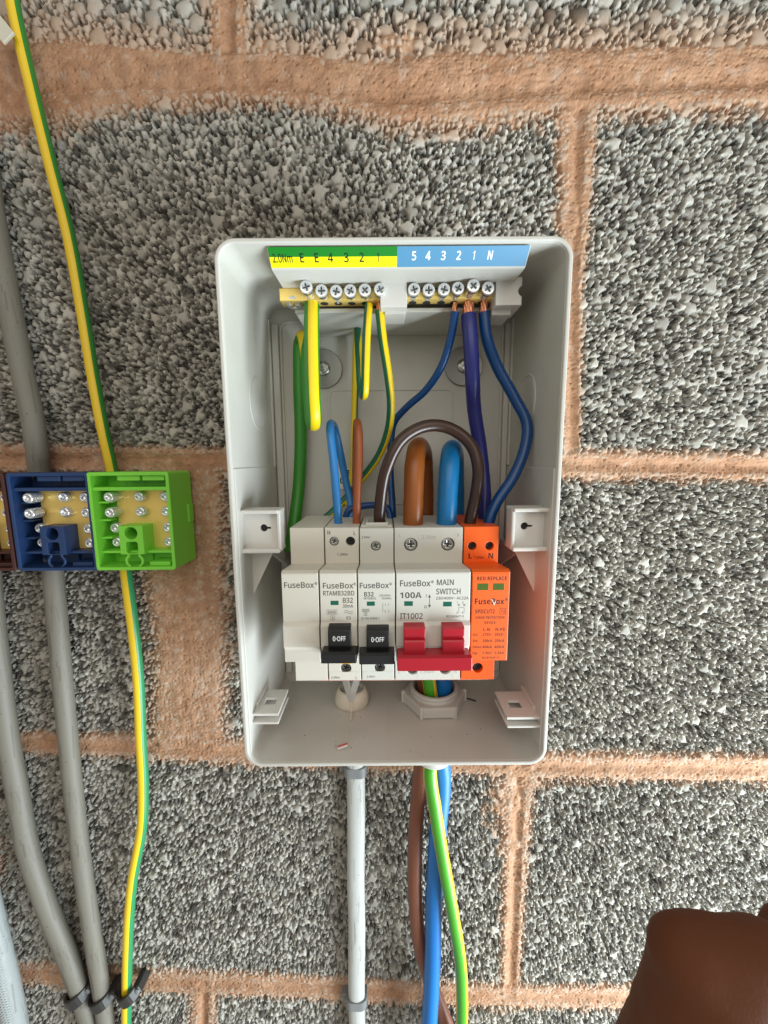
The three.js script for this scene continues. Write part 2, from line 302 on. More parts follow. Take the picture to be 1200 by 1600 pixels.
    vs.forEach((k, q) => {
      const i = k % nx, j = k / nx | 0, il = Math.max(0, i - 1), ir = Math.min(nx - 1, i + 1), jl = Math.max(0, j - 1), jr = Math.min(ny - 1, j + 1);
      const sx = (Z[j * nx + ir] - Z[j * nx + il]) / (gx[ir] - gx[il]), sy = (Z[jr * nx + i] - Z[jl * nx + i]) / (gy[jr] - gy[jl]), L = Math.hypot(sx, sy, 1);
      P.set([gx[i], gy[j], Z[k]], 3 * q); Nn.set([-sx / L, -sy / L, 1 / L], 3 * q); U.set([(gx[i] - X0) / (X1 - X0), (gy[j] - Y0) / (Y1 - Y0)], 2 * q);
    });
    const g = new THREE.BufferGeometry();
    g.setAttribute('position', new THREE.BufferAttribute(P, 3)); g.setAttribute('normal', new THREE.BufferAttribute(Nn, 3)); g.setAttribute('uv', new THREE.BufferAttribute(U, 2)); g.setIndex(new THREE.BufferAttribute(I, 1));
    part(wall, l === 0 ? 'mortar' : numbered('block'), g, wallMat);
  }
  // the body of the wall behind its rough face
  part(wall, 'wall_core', box(X0, X1, Y0, Y1, -100, -14), mat({ color: lin(0.2, 0.19, 0.18), roughness: 0.95 }));
}

// ------------------------------------------------------------------ screws
// a pozidriv head: a disc with a cross cut into it, over a shank; origin at the top of the head
const screwCache = new Map();
function screwGeo(r, shank, headH = r * 0.45) {
  const key = [r, shank, headH].join();
  if (!screwCache.has(key)) {
    const s = circ(0, 0, r, THREE.Shape), a = r * 0.58, b = r * 0.14, p = new THREE.Path();
    [[a, -b], [a, b], [b, b], [b, a], [-b, a], [-b, b], [-a, b], [-a, -b], [-b, -b], [-b, -a], [b, -a], [b, -b]].forEach(([x, y], i) => (i ? p.lineTo(x, y) : p.moveTo(x, y)));
    s.holes.push(p);
    const g = [extr(s, -headH, 0, r * 0.1, 20), cyl(0, 0, -headH - r * 0.5, -headH - 0.02, r * 0.97, r * 0.99, 20), cyl(0, 0, -shank, -headH - r * 0.4, r * 0.72, r * 0.72, 16)];
    for (const [u, v] of [[0.36, 0.36], [-0.36, 0.36], [0.36, -0.36], [-0.36, -0.36]]) g.push(box(-r * 0.03, r * 0.03, -r * 0.13, r * 0.13, -0.03, 0.02).rotateZ(-Math.PI / 4 * Math.sign(u * v)).translate(u * r, v * r, 0.0));
    screwCache.set(key, mergeGeometries(g.map((q, i) => { q = q.index ? q.toNonIndexed() : q; const n = q.attributes.position.count; q.setAttribute('color', new THREE.BufferAttribute(new Float32Array(n * 3).fill(i === 1 || i > 2 ? 0.22 : 1), 3)); return q; })));
  }
  return screwCache.get(key);
}

// ------------------------------------------------------------------ print
function printed(parent, name, x0, x1, y0, y1, z, ground, draw, holes = [], mpp = 22, rough = 0.45) {
  const W = Math.round((x1 - x0) * mpp), Hh = Math.round((y1 - y0) * mpp), cv = document.createElement('canvas'); cv.width = W; cv.height = Hh;
  const c = cv.getContext('2d'); c.fillStyle = ground; c.fillRect(0, 0, W, Hh); c.scale(mpp, mpp); draw(c, x1 - x0, y1 - y0);
  const t = new THREE.CanvasTexture(cv); t.colorSpace = THREE.SRGBColorSpace; t.magFilter = THREE.LinearFilter;
  const s = new THREE.Shape([[x0, y0], [x1, y0], [x1, y1], [x0, y1]].map(([x, y]) => new THREE.Vector2(x, y)));
  for (const [hx, hy, hr] of holes) s.holes.push(circ(hx, hy, hr));
  const g = new THREE.ShapeGeometry(s, 20).translate(0, 0, z), p = g.attributes.position, uv = g.attributes.uv;
  for (let i = 0; i < p.count; i++) uv.setXY(i, (p.getX(i) - x0) / (x1 - x0), (p.getY(i) - y0) / (y1 - y0));
  return part(parent, name, g, mat({ map: t, roughness: rough }));
}
const css = (m) => '#' + m.color.getHexString(THREE.SRGBColorSpace);
function txt(c, s, x, y, size, { color = '#55524c', align = 'left', weight = '', width, alpha = 1, family = 'sans-serif' } = {}) {
  c.save(); c.translate(x, y); c.fillStyle = color; c.globalAlpha = alpha; c.textAlign = 'left'; c.textBaseline = 'alphabetic'; c.font = `${weight} 100px ${family}`;
  const w = c.measureText(s).width, k = size / 72, kx = width ? width / w : k;
  c.scale(kx, k); if (!weight) { c.strokeStyle = color; c.lineWidth = 3.5; c.strokeText(s, align === 'center' ? -w / 2 : align === 'right' ? -w : 0, 0); } c.fillText(s, align === 'center' ? -w / 2 : align === 'right' ? -w : 0, 0); c.restore();
}

// ------------------------------------------------------------------ tubes
// a round (or oval) tube through points; with stripes it carries two colours that run along it
const GREEN = [0.012, 0.185, 0.030], YELLOW = [0.82, 0.58, 0.006];
function tube(pts, r, { ref = V(0, 0, 1), seg = 160, rad = 24, oval = 1, stripes, green = GREEN, yellow = YELLOW, caps = true, wob = 0.035, twist } = {}) {
  const curve = new THREE.CatmullRomCurve3(pts, false, 'centripetal'), pos = [], nor = [], uv = [], col = [], ind = [];
  const P = [], T = []; for (let i = 0; i <= seg; i++) { P.push(curve.getPointAt(i / seg)); T.push(curve.getTangentAt(i / seg)); }
  let n = ref.clone().addScaledVector(T[0], -ref.dot(T[0])).normalize();
  const turnAt = (t) => { if (!twist) return 0; const u = Math.max(0, Math.min(1, (t - twist[0]) / (twist[1] - twist[0]))); return twist[2] * u * u * (3 - 2 * u); };
  const angs = [], cols = [];
  if (stripes) {
    // stripes: list of [start, end] angles of green
    const cuts = []; let a = stripes[0][0];
    for (const [s, e] of stripes) { if (s > a) cuts.push([a, s, yellow]); cuts.push([s, e, green]); a = e; }
    if (a < stripes[0][0] + Math.PI * 2 - 1e-6) cuts.push([a, stripes[0][0] + Math.PI * 2, yellow]);
    for (const [s, e, c] of cuts) { const k = Math.max(3, Math.round((e - s) / (Math.PI * 2) * rad)); for (let i = 0; i <= k; i++) { angs.push([s + (e - s) * i / k, i === k]); cols.push(c); } }
  } else for (let i = 0; i <= rad; i++) { angs.push([i / rad * Math.PI * 2, i === rad]); cols.push([1, 1, 1]); }
  const L = curve.getLength(), m = angs.length;
  for (let i = 0; i <= seg; i++) {
    n.addScaledVector(T[i], -n.dot(T[i])).normalize();
    const tw = turnAt(i / seg), b = T[i].clone().cross(n), rr = r * (1 + wob * nz(i * 0.21, r, 3));
    for (let q = 0; q < m; q++) {
      const c = Math.cos(angs[q][0] + tw), s = Math.sin(angs[q][0] + tw);
      const x = n.clone().multiplyScalar(c).addScaledVector(b, s * oval), nn = n.clone().multiplyScalar(c * oval).addScaledVector(b, s).normalize();
      pos.push(P[i].x + rr * x.x, P[i].y + rr * x.y, P[i].z + rr * x.z); nor.push(nn.x, nn.y, nn.z); uv.push(q / m, i / seg * L / 20); col.push(...cols[q]);
    }
  }
  for (let i = 0; i < seg; i++) for (let q = 0; q < m; q++) { if (angs[q][1]) continue; const a = i * m + q, b = a + 1, c = a + m, d = c + 1; ind.push(a, b, c, b, d, c); }
  if (caps) for (const [i, sgn] of [[0, -1], [seg, 1]]) {
    const c0 = pos.length / 3; pos.push(P[i].x, P[i].y, P[i].z); nor.push(T[i].x * sgn, T[i].y * sgn, T[i].z * sgn); uv.push(0, 0); col.push(...cols[0]);
    for (let q = 0; q < m; q++) { const k = (i * m + q); pos.push(pos[3 * k], pos[3 * k + 1], pos[3 * k + 2]); nor.push(T[i].x * sgn, T[i].y * sgn, T[i].z * sgn); uv.push(0, 0); col.push(...cols[q]); }
    for (let q = 0; q < m; q++) { if (angs[q][1]) continue; sgn > 0 ? ind.push(c0, c0 + 1 + q, c0 + 2 + q) : ind.push(c0, c0 + 2 + q, c0 + 1 + q); }
  }
  const g = new THREE.BufferGeometry();
  g.setAttribute('position', new THREE.Float32BufferAttribute(pos, 3)); g.setAttribute('normal', new THREE.Float32BufferAttribute(nor, 3)); g.setAttribute('uv', new THREE.Float32BufferAttribute(uv, 2));
  if (stripes) g.setAttribute('color', new THREE.Float32BufferAttribute(col, 3));
  g.setIndex(ind); return g;
}
const path = (l) => l.map(([x, y, z]) => at(x, y, z));
function wire(name, label, category, pts, r, m, opt = {}) {
  const p = path(pts), o = thing(name, label, category, opt.base ?? p[p.length - 1].toArray());
  part(o, opt.partName ?? 'insulation', tube(p, r, opt), m);
  if (opt.copper) {                                                   // bared strands that go up into the terminal
    const a = p[0], g = [], n = opt.copper[0], len = opt.copper[1];
    for (let i = 0; i < n; i++) { const t = i / n * 6.283, rr = i === 0 ? 0 : r * 0.45; g.push(tube([V(a.x + rr * Math.cos(t), a.y - 0.6, a.z + rr * Math.sin(t)), V(a.x + rr * Math.cos(t + 0.5), a.y + len * 0.5, a.z + rr * Math.sin(t + 0.5)), V(a.x + rr * 0.8 * Math.cos(t + 1), a.y + len, a.z + rr * 0.8 * Math.sin(t + 1))], n > 1 ? r * 0.34 : r * 0.6, { seg: 8, rad: 8 })); }
    part(o, 'copper_end', g, M.copper);
  }
  return o;
}

// ------------------------------------------------------------------ the enclosure
const BX0 = -74.1, BX1 = 84.4, BY0 = -160.3, BY1 = 97, BD = 78, TW = 1.9;
const enclosure = thing('consumer_unit_enclosure', 'open white plastic enclosure screwed to the block wall, holding breakers and terminal bars', 'electrical box', [(BX0 + BX1) / 2, BY0, 0]);
{
  const ring = (o, r, w) => { const s = rrShape(BX0 - o, BX1 + o, BY0 - o, BY1 + o, r + o); s.holes.push(rrShape(BX0 + w, BX1 - w, BY0 + w, BY1 - w, Math.max(0.5, r - w), THREE.Path)); return s; };
  part(enclosure, 'shell', extr(ring(0, 9, TW), 0.4, 77.2, 0.2, 10), M.shell);
  part(enclosure, 'rim', extr(ring(0.4, 9, 1.7), 76.6, 78.5, 0.6, 14), M.shell);
  part(enclosure, 'back_panel', extr(rrShape(BX0 + 1, BX1 - 1, BY0 + 1, BY1 - 1, 7), 0.6, 3, 0), M.shell);
  const bead = (x0, x1, y0, y1, r, w, z0, z1) => { const s = rrShape(x0, x1, y0, y1, r); s.holes.push(rrShape(x0 + w, x1 - w, y0 + w, y1 - w, r - w / 2, THREE.Path)); return extr(s, z0, z1, Math.min(w, z1 - z0) * 0.3, 8); };
  part(enclosure, 'back_rib', [bead(-66, 77.5, -152, 88, 6, 1.4, 2.9, 4.2), bead(-36, 46, -30, 46, 4, 1.2, 2.9, 3.6), rbox(-71, -66.4, -150, 86, 2.9, 5.6, 1), rbox(78, 81.6, -150, 86, 2.9, 5.6, 1)], M.shell);
  // lower half of the side walls is a little thicker, which leaves a crease
  for (const g of [rbox(BX0 + TW - 0.3, BX0 + TW + 0.7, -157, -3.5, 4, 76.4, 0.4), rbox(BX1 - TW - 0.7, BX1 - TW + 0.3, -157, -4.5, 4, 76.4, 0.4)]) part(enclosure, 'wall_step', g, M.shell);
  for (const g of [rbox(BX0 + TW - 0.3, BX0 + TW + 1.2, -4, 88, 5, 8, 0.7), rbox(BX1 - TW - 1.2, BX1 - TW + 0.3, -4, 88, 5, 8, 0.7)]) part(enclosure, 'wall_rib', g, M.shell);
  for (const [x, s] of [[BX0 + TW, 1], [BX1 - TW, -1]]) {
    const g = [new THREE.TorusGeometry(14.5, 0.7, 8, 48).rotateY(Math.PI / 2).translate(x, 31, 34), new THREE.CylinderGeometry(13.4, 13.8, 1.2, 48).rotateZ(Math.PI / 2).translate(x, 31, 34)];
    g.forEach((q) => q.translate(-x, 0, 0).scale(0.55, 1, 0.92).translate(x, 2, 3));
    part(enclosure, 'knockout', g, M.shell);
  }
  { const p = at(541, 748, 4.3); printed(enclosure, 'back_label', p.x - 8, p.x + 8, p.y - 7, p.y + 7, 4.3, '#e4e0d6', (c) => { txt(c, 'E', 8.4, 5.2, 4, { color: '#191919', weight: 'bold' }); txt(c, '0', 3.6, 10.2, 4, { color: '#191919', weight: 'bold' }); }); }
  // penny washers with dome screws that hold the box to the wall
  for (const [px, py] of [[505, 576], [725, 572]]) {
    const p = at(px, py, 5), s = circ(p.x, p.y, 12.2, THREE.Shape);
    const sc = part(enclosure, 'fixing_screw', [new THREE.SphereGeometry(4.6, 20, 10, 0, 6.283, 0, Math.PI / 2).rotateX(Math.PI / 2).scale(1, 1, 0.42).translate(p.x, p.y, 5.2)], M.dullSteel);
    place(sc, 'cross_slot', screwGeo(2.7, 3, 0.9), M.dullSteel, p.x, p.y, 7.45, px === 505 ? 0.5 : 0.2);
    part(sc, 'washer', extr(s, 3.1, 5.1, 0.35, 40), M.washer);
  }
  // lid fixing brackets halfway down: a recessed plate with a keyhole and two flanges
  for (const [x0, x1, sgn] of [[BX0 + TW - 0.5, -52.6, 1], [64.6, BX1 - TW + 0.5, -1]]) {
    const y1 = -24.6, y0 = -45.6, hx = sgn > 0 ? -61.6 : 71.9, hy = -34.0;
    const s = new THREE.Shape([[x0, y0], [x1, y0], [x1, y1], [x0, y1]].map(([x, y]) => new THREE.Vector2(x, y)));
    const h = new THREE.Path(); h.absarc(hx, hy, 1.9, 0.3, 6.0); h.lineTo(hx + 3.6, hy - 0.5); h.lineTo(hx + 3.6, hy + 0.5); if (sgn < 0) { h.curves.length = 0; h.absarc(hx, hy, 1.9, 0.3, 6.0); h.lineTo(hx + 4, hy - 0.5); h.lineTo(hx + 4, hy + 0.5); }
    s.holes.push(h);
    const b = part(enclosure, 'lid_bracket', extr(s, 66.5, 68.3, 0.25), M.clip);
    part(b, 'flange', [rbox(x0, x1, y1 - 1.6, y1 + 0.4, 60, 73.2, 0.7), rbox(x0, x1, y0 - 0.6, y0 + 1.6, 60, 73.2, 0.7), sgn > 0 ? rbox(x1 - 1.7, x1 + 0.3, y0 - 0.4, y1 + 0.2, 62, 71, 0.8) : rbox(x0 - 0.3, x0 + 1.7, y0 - 0.4, y1 + 0.2, 62, 71, 0.8)], M.clip);
    part(b, 'screw_socket', [cyl(hx, hy, 50, 66.3, 3.6, 3.8, 20)], M.hole);
    const gx = sgn > 0 ? x0 + 1 : x1 - 1;
    const gus = new THREE.Shape([[0, 0], [0, -26], [sgn * 13, 0]].map(([x, y]) => new THREE.Vector2(x, y)));
    part(b, 'gusset', extr(gus, 0, 1.4, 0.3).translate(gx, y0 - 0.8, 58), M.clip);
    part(b, 'gusset', profX([[10, -52], [57, -47], [57, -48.4], [10, -72]], sgn > 0 ? x1 - 12 : x0 + 11, sgn > 0 ? x1 - 10.6 : x0 + 12.4, 0.3), M.clip);
  }
  // two-leaf clips low on the side walls
  for (const [x0, x1, sgn, y, z0, z1] of [[BX0 + TW - 0.4, -57.6, 1, -136, 50, 72], [64.5, BX1 - TW + 0.4, -1, -137, 52, 75]]) {
    // leaf in the xz plane with a slot
    const s = new THREE.Shape([[x0, -z1], [x1, -z1], [x1, -z0], [x0, -z0]].map(([u, v]) => new THREE.Vector2(u, v)));
    const q = new THREE.Path([[x0 + 4.5, -z1 + 8], [x0 + 11, -z1 + 8], [x0 + 11, -z1 + 14], [x0 + 4.5, -z1 + 14]].map(([u, v]) => new THREE.Vector2(u, v)));
    s.holes.push(q);
    const leaf = part(enclosure, 'lid_clip', extr(s, 0, 1.5, 0.25).rotateX(-Math.PI / 2).translate(0, y, 0), M.clip);
    part(leaf, 'lower_leaf', rbox(x0, x1, y - 4.6, y - 3.2, z0, z1 + 0.5, 0.5), M.clip);
    part(leaf, 'web', [rbox(sgn > 0 ? x0 : x1 - 2.4, sgn > 0 ? x0 + 2.4 : x1, y - 4, y + 3.6, z0 - 3, z1 - 6, 0.6), rbox(x0 + 2, x1 - 2, y - 3.6, y + 0.2, z0, z0 + 1.4, 0.4)], M.clip);
  }
  // DIN rail on its standoffs
  const rail = part(enclosure, 'din_rail', [rbox(-60, 72, -93.5, -89.6, 17, 18.2, 0.3), rbox(-60, 72, -62.2, -58.5, 17, 18.2, 0.3), rbox(-60, 72, -89.9, -88.7, 10, 18, 0.3), rbox(-60, 72, -63.2, -62, 10, 18, 0.3), rbox(-60, 72, -89, -63, 9.4, 10.6, 0.3)], M.rail);
  for (const x of [-56, 68]) {
    part(rail, 'standoff', [rbox(x - 5.5, x + 5.5, -100, -52, 2.8, 9.3, 0.8), rbox(x - 6.5, x + 6.5, -55, -50.5, 2.8, 20, 0.8), rbox(x - 6.5, x + 6.5, -101, -97, 2.8, 20, 0.8)], M.shell);
    place(rail, 'rail_screw', screwGeo(3.4, 4), M.dullSteel, x - 0.5, -66, 13.4, 0.4);
  }
}

// ------------------------------------------------------------------ terminal holder, its label and the two bars
{
  const holder = thing('terminal_holder', 'white plastic terminal holder under the box rim with a coloured label strip', 'terminal holder', [7, 78, 3]);
  part(holder, 'canopy', profX([[3, 94.4], [76.6, 94.4], [70.6, 88.3], [69.8, 87.9], [36, 88.6], [36, 91], [3, 91]], -51.4, 66.4, 0.25), M.shell);
  part(holder, 'tray', [rbox(-47, 61.5, 78.6, 80.8, 4, 43.5, 0.5), rbox(-46, 60.5, 80.6, 88.5, 4, 30, 0.5)], M.shell);
  part(holder, 'end_block', [(() => { const s = new THREE.Shape(); s.moveTo(57, 77); s.lineTo(70.2, 77); s.lineTo(70.2, 81.2); s.absarc(71, 83.8, 2.6, -1.9, 1.9, true); s.lineTo(70.2, 90.4); s.lineTo(57, 90.4); return extr(s, 38, 56, 0.35); })(), rbox(57, 67, 74.5, 78, 34, 50, 0.5)], M.clip);
  part(holder, 'middle_block', [rbox(-1.2, 12.4, 76.6, 90.2, 38, 56, 0.5), rbox(1, 12, 75.6, 78, 34, 50, 0.5)], M.clip);
  // label: two strips laid on the sloping front of the canopy
  const strip = (name, x0, x1, draw, g) => {
    const W = Math.round((x1 - x0) * 16), Hh = 140, cv = document.createElement('canvas'); cv.width = W; cv.height = Hh;
    const c = cv.getContext('2d'); c.fillStyle = g; c.fillRect(0, 0, W, Hh); draw(c, (x) => (x - x0) * 16);
    const t = new THREE.CanvasTexture(cv); t.colorSpace = THREE.SRGBColorSpace; t.magFilter = THREE.LinearFilter;
    const q = new THREE.BufferGeometry(), a = [76.62, 94.3], b = [70.82, 88.36];
    q.setAttribute('position', new THREE.Float32BufferAttribute([x0, b[1], b[0] + 0.1, x1, b[1], b[0] + 0.1, x1, a[1], a[0] + 0.1, x0, a[1], a[0] + 0.1], 3));
    q.setAttribute('uv', new THREE.Float32BufferAttribute([0, 0, 1, 0, 1, 1, 0, 1], 2)); q.setIndex([0, 1, 2, 0, 2, 3]); q.computeVertexNormals();
    part(holder, name, q, mat({ map: t, roughness: 0.4 }));
  };
  strip('earth_label', -51.1, 6.8, (c, X) => {
    c.fillStyle = '#f2e300'; c.fillRect(0, 66, 2000, 80);
    for (const [s, px, wd] of [['2.0Nm', 441, 148], ['E', 471, 38], ['E', 494, 38], ['4', 516, 38], ['3', 541, 38], ['2', 565, 38], ['1', 591, 22]]) txt(c, s, X(at(px, 400, 74).x), 102, s.length > 1 ? 56 : 60, { color: '#10241a', align: 'center', width: wd });
  }, '#0c7a1c');
  strip('neutral_label', 6.8, 66.1, (c, X) => {
    for (const [s, px, wd] of [['5', 647, 36], ['4', 669, 36], ['3', 693, 36], ['2', 717, 36], ['1', 741, 22], ['N', 766, 42]]) txt(c, s, X(at(px, 398, 74).x), 92, 58, { color: '#f4f8fb', align: 'center', width: wd });
  }, '#4f88ad');

  const barScrew = screwGeo(3.1, 10, 1.5);
  const bar = (label, x0, x1, round, spots) => {
    const o = thing('terminal_bar', label, 'terminal bar', [(x0 + x1) / 2, 82, 46]);
    const g = rbox(x0, x1, 82, 88.2, 42.5, 50.5, round ? 2.9 : 0.4);
    const b = part(o, 'brass_bar', g, M.brass);
    spots.forEach(([px, py, z], i) => {
      const p = at(px, py, z);
      place(o, 'terminal_screw', barScrew, M.steel, p.x, p.y, z, i * 1.3 + 0.3);
      part(b, 'wire_hole', cylY(p.x, 81.9, 82.6, 46.5, 2.1, 2.1, 18), M.hole);
    });
    return o;
  };
  const e = bar('brass earth terminal bar on the left, below the green and yellow label', -53.2, 0, false, [[478, 448, 60], [502, 454, 56.5], [525, 455, 56.5], [547, 454, 56.5], [570, 453, 57], [594, 452, 57.5]]);
  place(e, 'side_screw', screwGeo(4.0, 4), M.steel, -46.6, 81.5, 47.5).rotation.x = 1.15;
  bar('brass neutral terminal bar on the right, below the pale blue label', 10.5, 59.6, true, [[647, 452, 57], [670, 453, 56.5], [694, 452, 57], [716, 450, 58], [740, 446, 60.5], [763, 450, 58.5]]);
}

// ------------------------------------------------------------------ modules on the rail
const SH = 66, NZ = 86;
function moduleBody(o, x0, x1, m, { top = [], bot = [], bulge = true, y1 = -34.5 } = {}) {
  const g = 0.18, a = x0 + g, b = x1 - g, nose = bulge ? [[NZ, -76.8], [NZ + 1.3, -78.6], [NZ + 1.3, -89], [NZ, -91]] : [];
  part(o, 'body', profX([[22, y1], [SH - 2.6, y1], [SH - 2.6, -54], [NZ - 1.6, -51.7], [NZ, -52.8], ...nose, [NZ, -97.3], [SH - 2.6, -97.3], [SH - 2.6, -119.4], [22, -119.4]], a, b, 0.3), m);
  const face = (name, ya, yb, holes) => {
    const s = new THREE.Shape([[a, ya], [b, ya], [b, yb], [a, yb]].map(([x, y]) => new THREE.Vector2(x, y)));
    for (const [hx, hy, hr] of holes) s.holes.push(circ(hx, hy, hr));
    part(o, name, extr(s, SH - 2.7, SH, 0.25, 20), m);
  };
  face('upper_shoulder', -53.8, y1, top); face('lower_shoulder', -119.4, -97.2, bot);
  for (const [hx, hy, hr, kind] of [...top, ...bot]) {
    part(o, 'screw_well', [cyl(hx, hy, SH - 2.58, SH - 2.5, hr * 0.99, hr * 0.99, 24)], M.hole);
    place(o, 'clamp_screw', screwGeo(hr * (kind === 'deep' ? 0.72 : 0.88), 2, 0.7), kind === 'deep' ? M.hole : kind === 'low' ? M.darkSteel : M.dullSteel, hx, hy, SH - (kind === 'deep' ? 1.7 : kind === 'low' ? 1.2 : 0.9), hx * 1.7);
  }
}
function indicator(o, x, y, w = 3.9, h = 2.2, m = M.green) {
  part(o, 'indicator_window', [rbox(x - w / 2, x + w / 2, y - h / 2, y + h / 2, NZ - 0.8, NZ + 0.16, 0.1)], m);
}
function toggle(o, xc, w, barX0, barX1, dyy = 0) {
  const t = part(o, 'toggle', profX([[84, -77.2], [89.5, -77.6], [91.2, -78.8], [91.8, -81], [91.6, -86.5], [90.5, -89.5], [84, -91]].map(([z, y]) => [z, y + dyy]), xc - w / 2, xc + w / 2, 0.3), M.black);
  part(t, 'lever', profX([[85, -88.6], [94, -88.0], [95.6, -88.8], [95.8, -92.8], [94.2, -93.6], [85, -93.4]].map(([z, y]) => [z, y + dyy]), barX0, barX1, 0.45), M.black);
  printed(o, 'toggle_print', xc - w / 2 + 0.8, xc + w / 2 - 0.8, -86 + dyy, -79.6 + dyy, 91.92, css(M.black), (c, W, Hh) => { txt(c, '0·OFF', W / 2, 4.2, 2.3, { color: '#e6e6e2', align: 'center', width: 6.1 }); }, [], 24, 0.42);
}
const PRINT = '#4d4a45', F0 = -76.6;
{
  const blank = thing('blank_module', 'plain white blank module at the left end of the breaker row', 'module', [-40, -119, 22]);
  moduleBody(blank, -49.1, -31.3, M.body, { bulge: true });
  printed(blank, 'printed_face', -48.6, -31.8, F0, -53.2, NZ + 0.12, css(M.body), (c, W) => { txt(c, 'FuseBox', 0.6, 6.6, 2.7, { color: PRINT, width: 14.6, weight: '' }); txt(c, '®', 15.4, 5.2, 1.3, { color: PRINT }); });

  const rc = thing('circuit_breaker', 'first black-switched breaker from the left, with blue and brown wires on top', 'circuit breaker', [-22, -119, 22]);
  moduleBody(rc, -31.0, -13.1, M.body, { top: [[-26.1, -41.8, 2.4], [-17.6, -41.8, 2.4, 'deep']], bot: [[-21.4, -112.4, 2.9, 'low']] });
  printed(rc, 'printed_face', -30.5, -13.6, F0, -53.2, NZ + 0.12, css(M.body), (c, W) => {
    txt(c, 'FuseBox', 0.9, 7.0, 2.7, { color: PRINT, width: 14.8 }); txt(c, '®', 15.7, 5.6, 1.3, { color: PRINT });
    txt(c, 'RTAMB32BD', 1.0, 10.5, 2.2, { color: PRINT, width: 15.2 }); txt(c, 'B32', 10.3, 14.2, 2.4, { color: PRINT, width: 5.2 }); txt(c, '30mA', 10.4, 16.6, 1.6, { color: PRINT, width: 5.0 });
    c.strokeStyle = PRINT; c.lineWidth = 0.2; for (const k of [0, 0.9]) { c.beginPath(); c.moveTo(11.2, 18.4 + k); c.bezierCurveTo(12.2, 17 + k, 13.6, 19.8 + k, 15.2, 18.3 + k); c.stroke(); }
    txt(c, '6000', 3.1, 19.6, 1.5, { color: PRINT, width: 4.2 }); c.lineWidth = 0.12; c.strokeRect(2.7, 17.6, 5, 2.4); txt(c, '3', 4.9, 22.4, 1.4, { color: PRINT }); c.strokeRect(4.3, 20.6, 2.2, 2.2); txt(c, 'E3', 12.0, 22.6, 1.5, { color: PRINT });
  });
  printed(rc, 'terminal_print', -30.4, -13.7, -53.4, -45, SH + 0.08, css(M.body), (c) => { txt(c, '1.2Nm', 5.6, 4.3, 1.35, { color: PRINT, width: 5.8 }); });
  printed(rc, 'terminal_print', -30.4, -13.7, -39.2, -35.1, SH + 0.08, css(M.body), (c) => { txt(c, 'N', 0.7, 2.9, 1.9, { color: PRINT }); txt(c, 'L', 14.3, 3.3, 1.9, { color: PRINT }); });
  printed(rc, 'terminal_print', -30.4, -13.7, -119.2, -114.4, SH + 0.08, css(M.body), (c) => { txt(c, '2.0Nm', 0.8, 3.8, 1.3, { color: PRINT, width: 4.8 }); txt(c, 'L', 14, 4.2, 1.5, { color: PRINT }); });
  indicator(rc, -23.9, -67.4); toggle(rc, -21.4, 10.6, -29.6, -13.2, 0);
  part(rc, 'test_tab', rbox(-24.6, -18.0, -109.4, -97.6, SH - 0.5, SH + 0.7, 0.3), mat({ color: lin(0.85, 0.42, 0.03), roughness: 0.4 }), 'orange tab under the lever');

  const mc = thing('circuit_breaker', 'second black-switched breaker from the left, with one dark brown wire on top', 'circuit breaker', [-4, -119, 22]);
  moduleBody(mc, -12.9, 5.0, M.bodyCool, { top: [[-4.4, -44.4, 2.6]], bot: [[-3.0, -112.2, 2.9, 'low']], y1: -35 });
  part(mc, 'terminal_frame', [rbox(-12.2, 4.2, -35.2, -33.9, 44, 62, 0.3), rbox(-9.6, -8.6, -34.6, -32.6, 46, 62, 0.2), rbox(1.2, 2.2, -34.6, -32.6, 46, 62, 0.2), rbox(-9.6, 2.2, -34.6, -32.6, 61.4, 62.4, 0.2)], M.bodyCool);
  printed(mc, 'printed_face', -12.4, 4.5, F0, -53.2, NZ + 0.12, css(M.bodyCool), (c) => {
    txt(c, 'FuseBox', 0.3, 7.0, 2.6, { color: PRINT, width: 14.2 }); txt(c, '®', 14.6, 5.7, 1.2, { color: PRINT });
    txt(c, 'B32', 2.4, 11.2, 2.2, { color: PRINT, width: 4.9, weight: 'bold' }); txt(c, 'MT06B32', 2.4, 12.6, 1.0, { color: PRINT, width: 6.0 }); txt(c, '230/400V~', 9.8, 11.2, 0.95, { color: PRINT, width: 5.8 }); txt(c, '50/60Hz', 11, 12.6, 0.95, { color: PRINT, width: 4.6 });
    c.strokeStyle = PRINT; c.lineWidth = 0.16; c.beginPath(); c.moveTo(11.5, 14.4); c.lineTo(11.5, 19); c.stroke(); for (const y of [14.6, 17.8]) { c.beginPath(); c.moveTo(14.3, y); c.lineTo(14.3, y + 1.3); c.stroke(); } txt(c, '1', 12.4, 15.8, 1, { color: PRINT }); txt(c, '2', 12.3, 19, 1, { color: PRINT });
    c.strokeRect(1.6, 17.4, 3.4, 1.4); txt(c, '6000', 1.9, 18.6, 1.0, { color: PRINT, width: 2.8 }); c.strokeRect(2.5, 19.2, 1.4, 1.4); txt(c, '3', 2.9, 20.3, 0.9, { color: PRINT }); txt(c, 'IEC/EN 60898-1', 0.9, 22.6, 1.0, { color: PRINT, width: 9 });
  });
  printed(mc, 'terminal_print', -12.2, -7.2, -43.5, -36.6, SH + 0.08, css(M.bodyCool), (c) => { txt(c, '2.5Nm', 0.5, 3.6, 1.1, { color: PRINT, width: 4.3 }); });
  printed(mc, 'terminal_print', -12.2, 4.4, -119.2, -114.2, SH + 0.08, css(M.bodyCool), (c) => { txt(c, '2.0Nm', 2.0, 3.6, 1.2, { color: PRINT, width: 4.6 }); });
  indicator(mc, -6.6, -67.9); toggle(mc, -3.4, 10.6, -12.0, 4.4, -0.6);

  const ms = thing('main_switch', 'double width white main switch with two red levers joined by a red bar', 'switch', [23, -119, 22]);
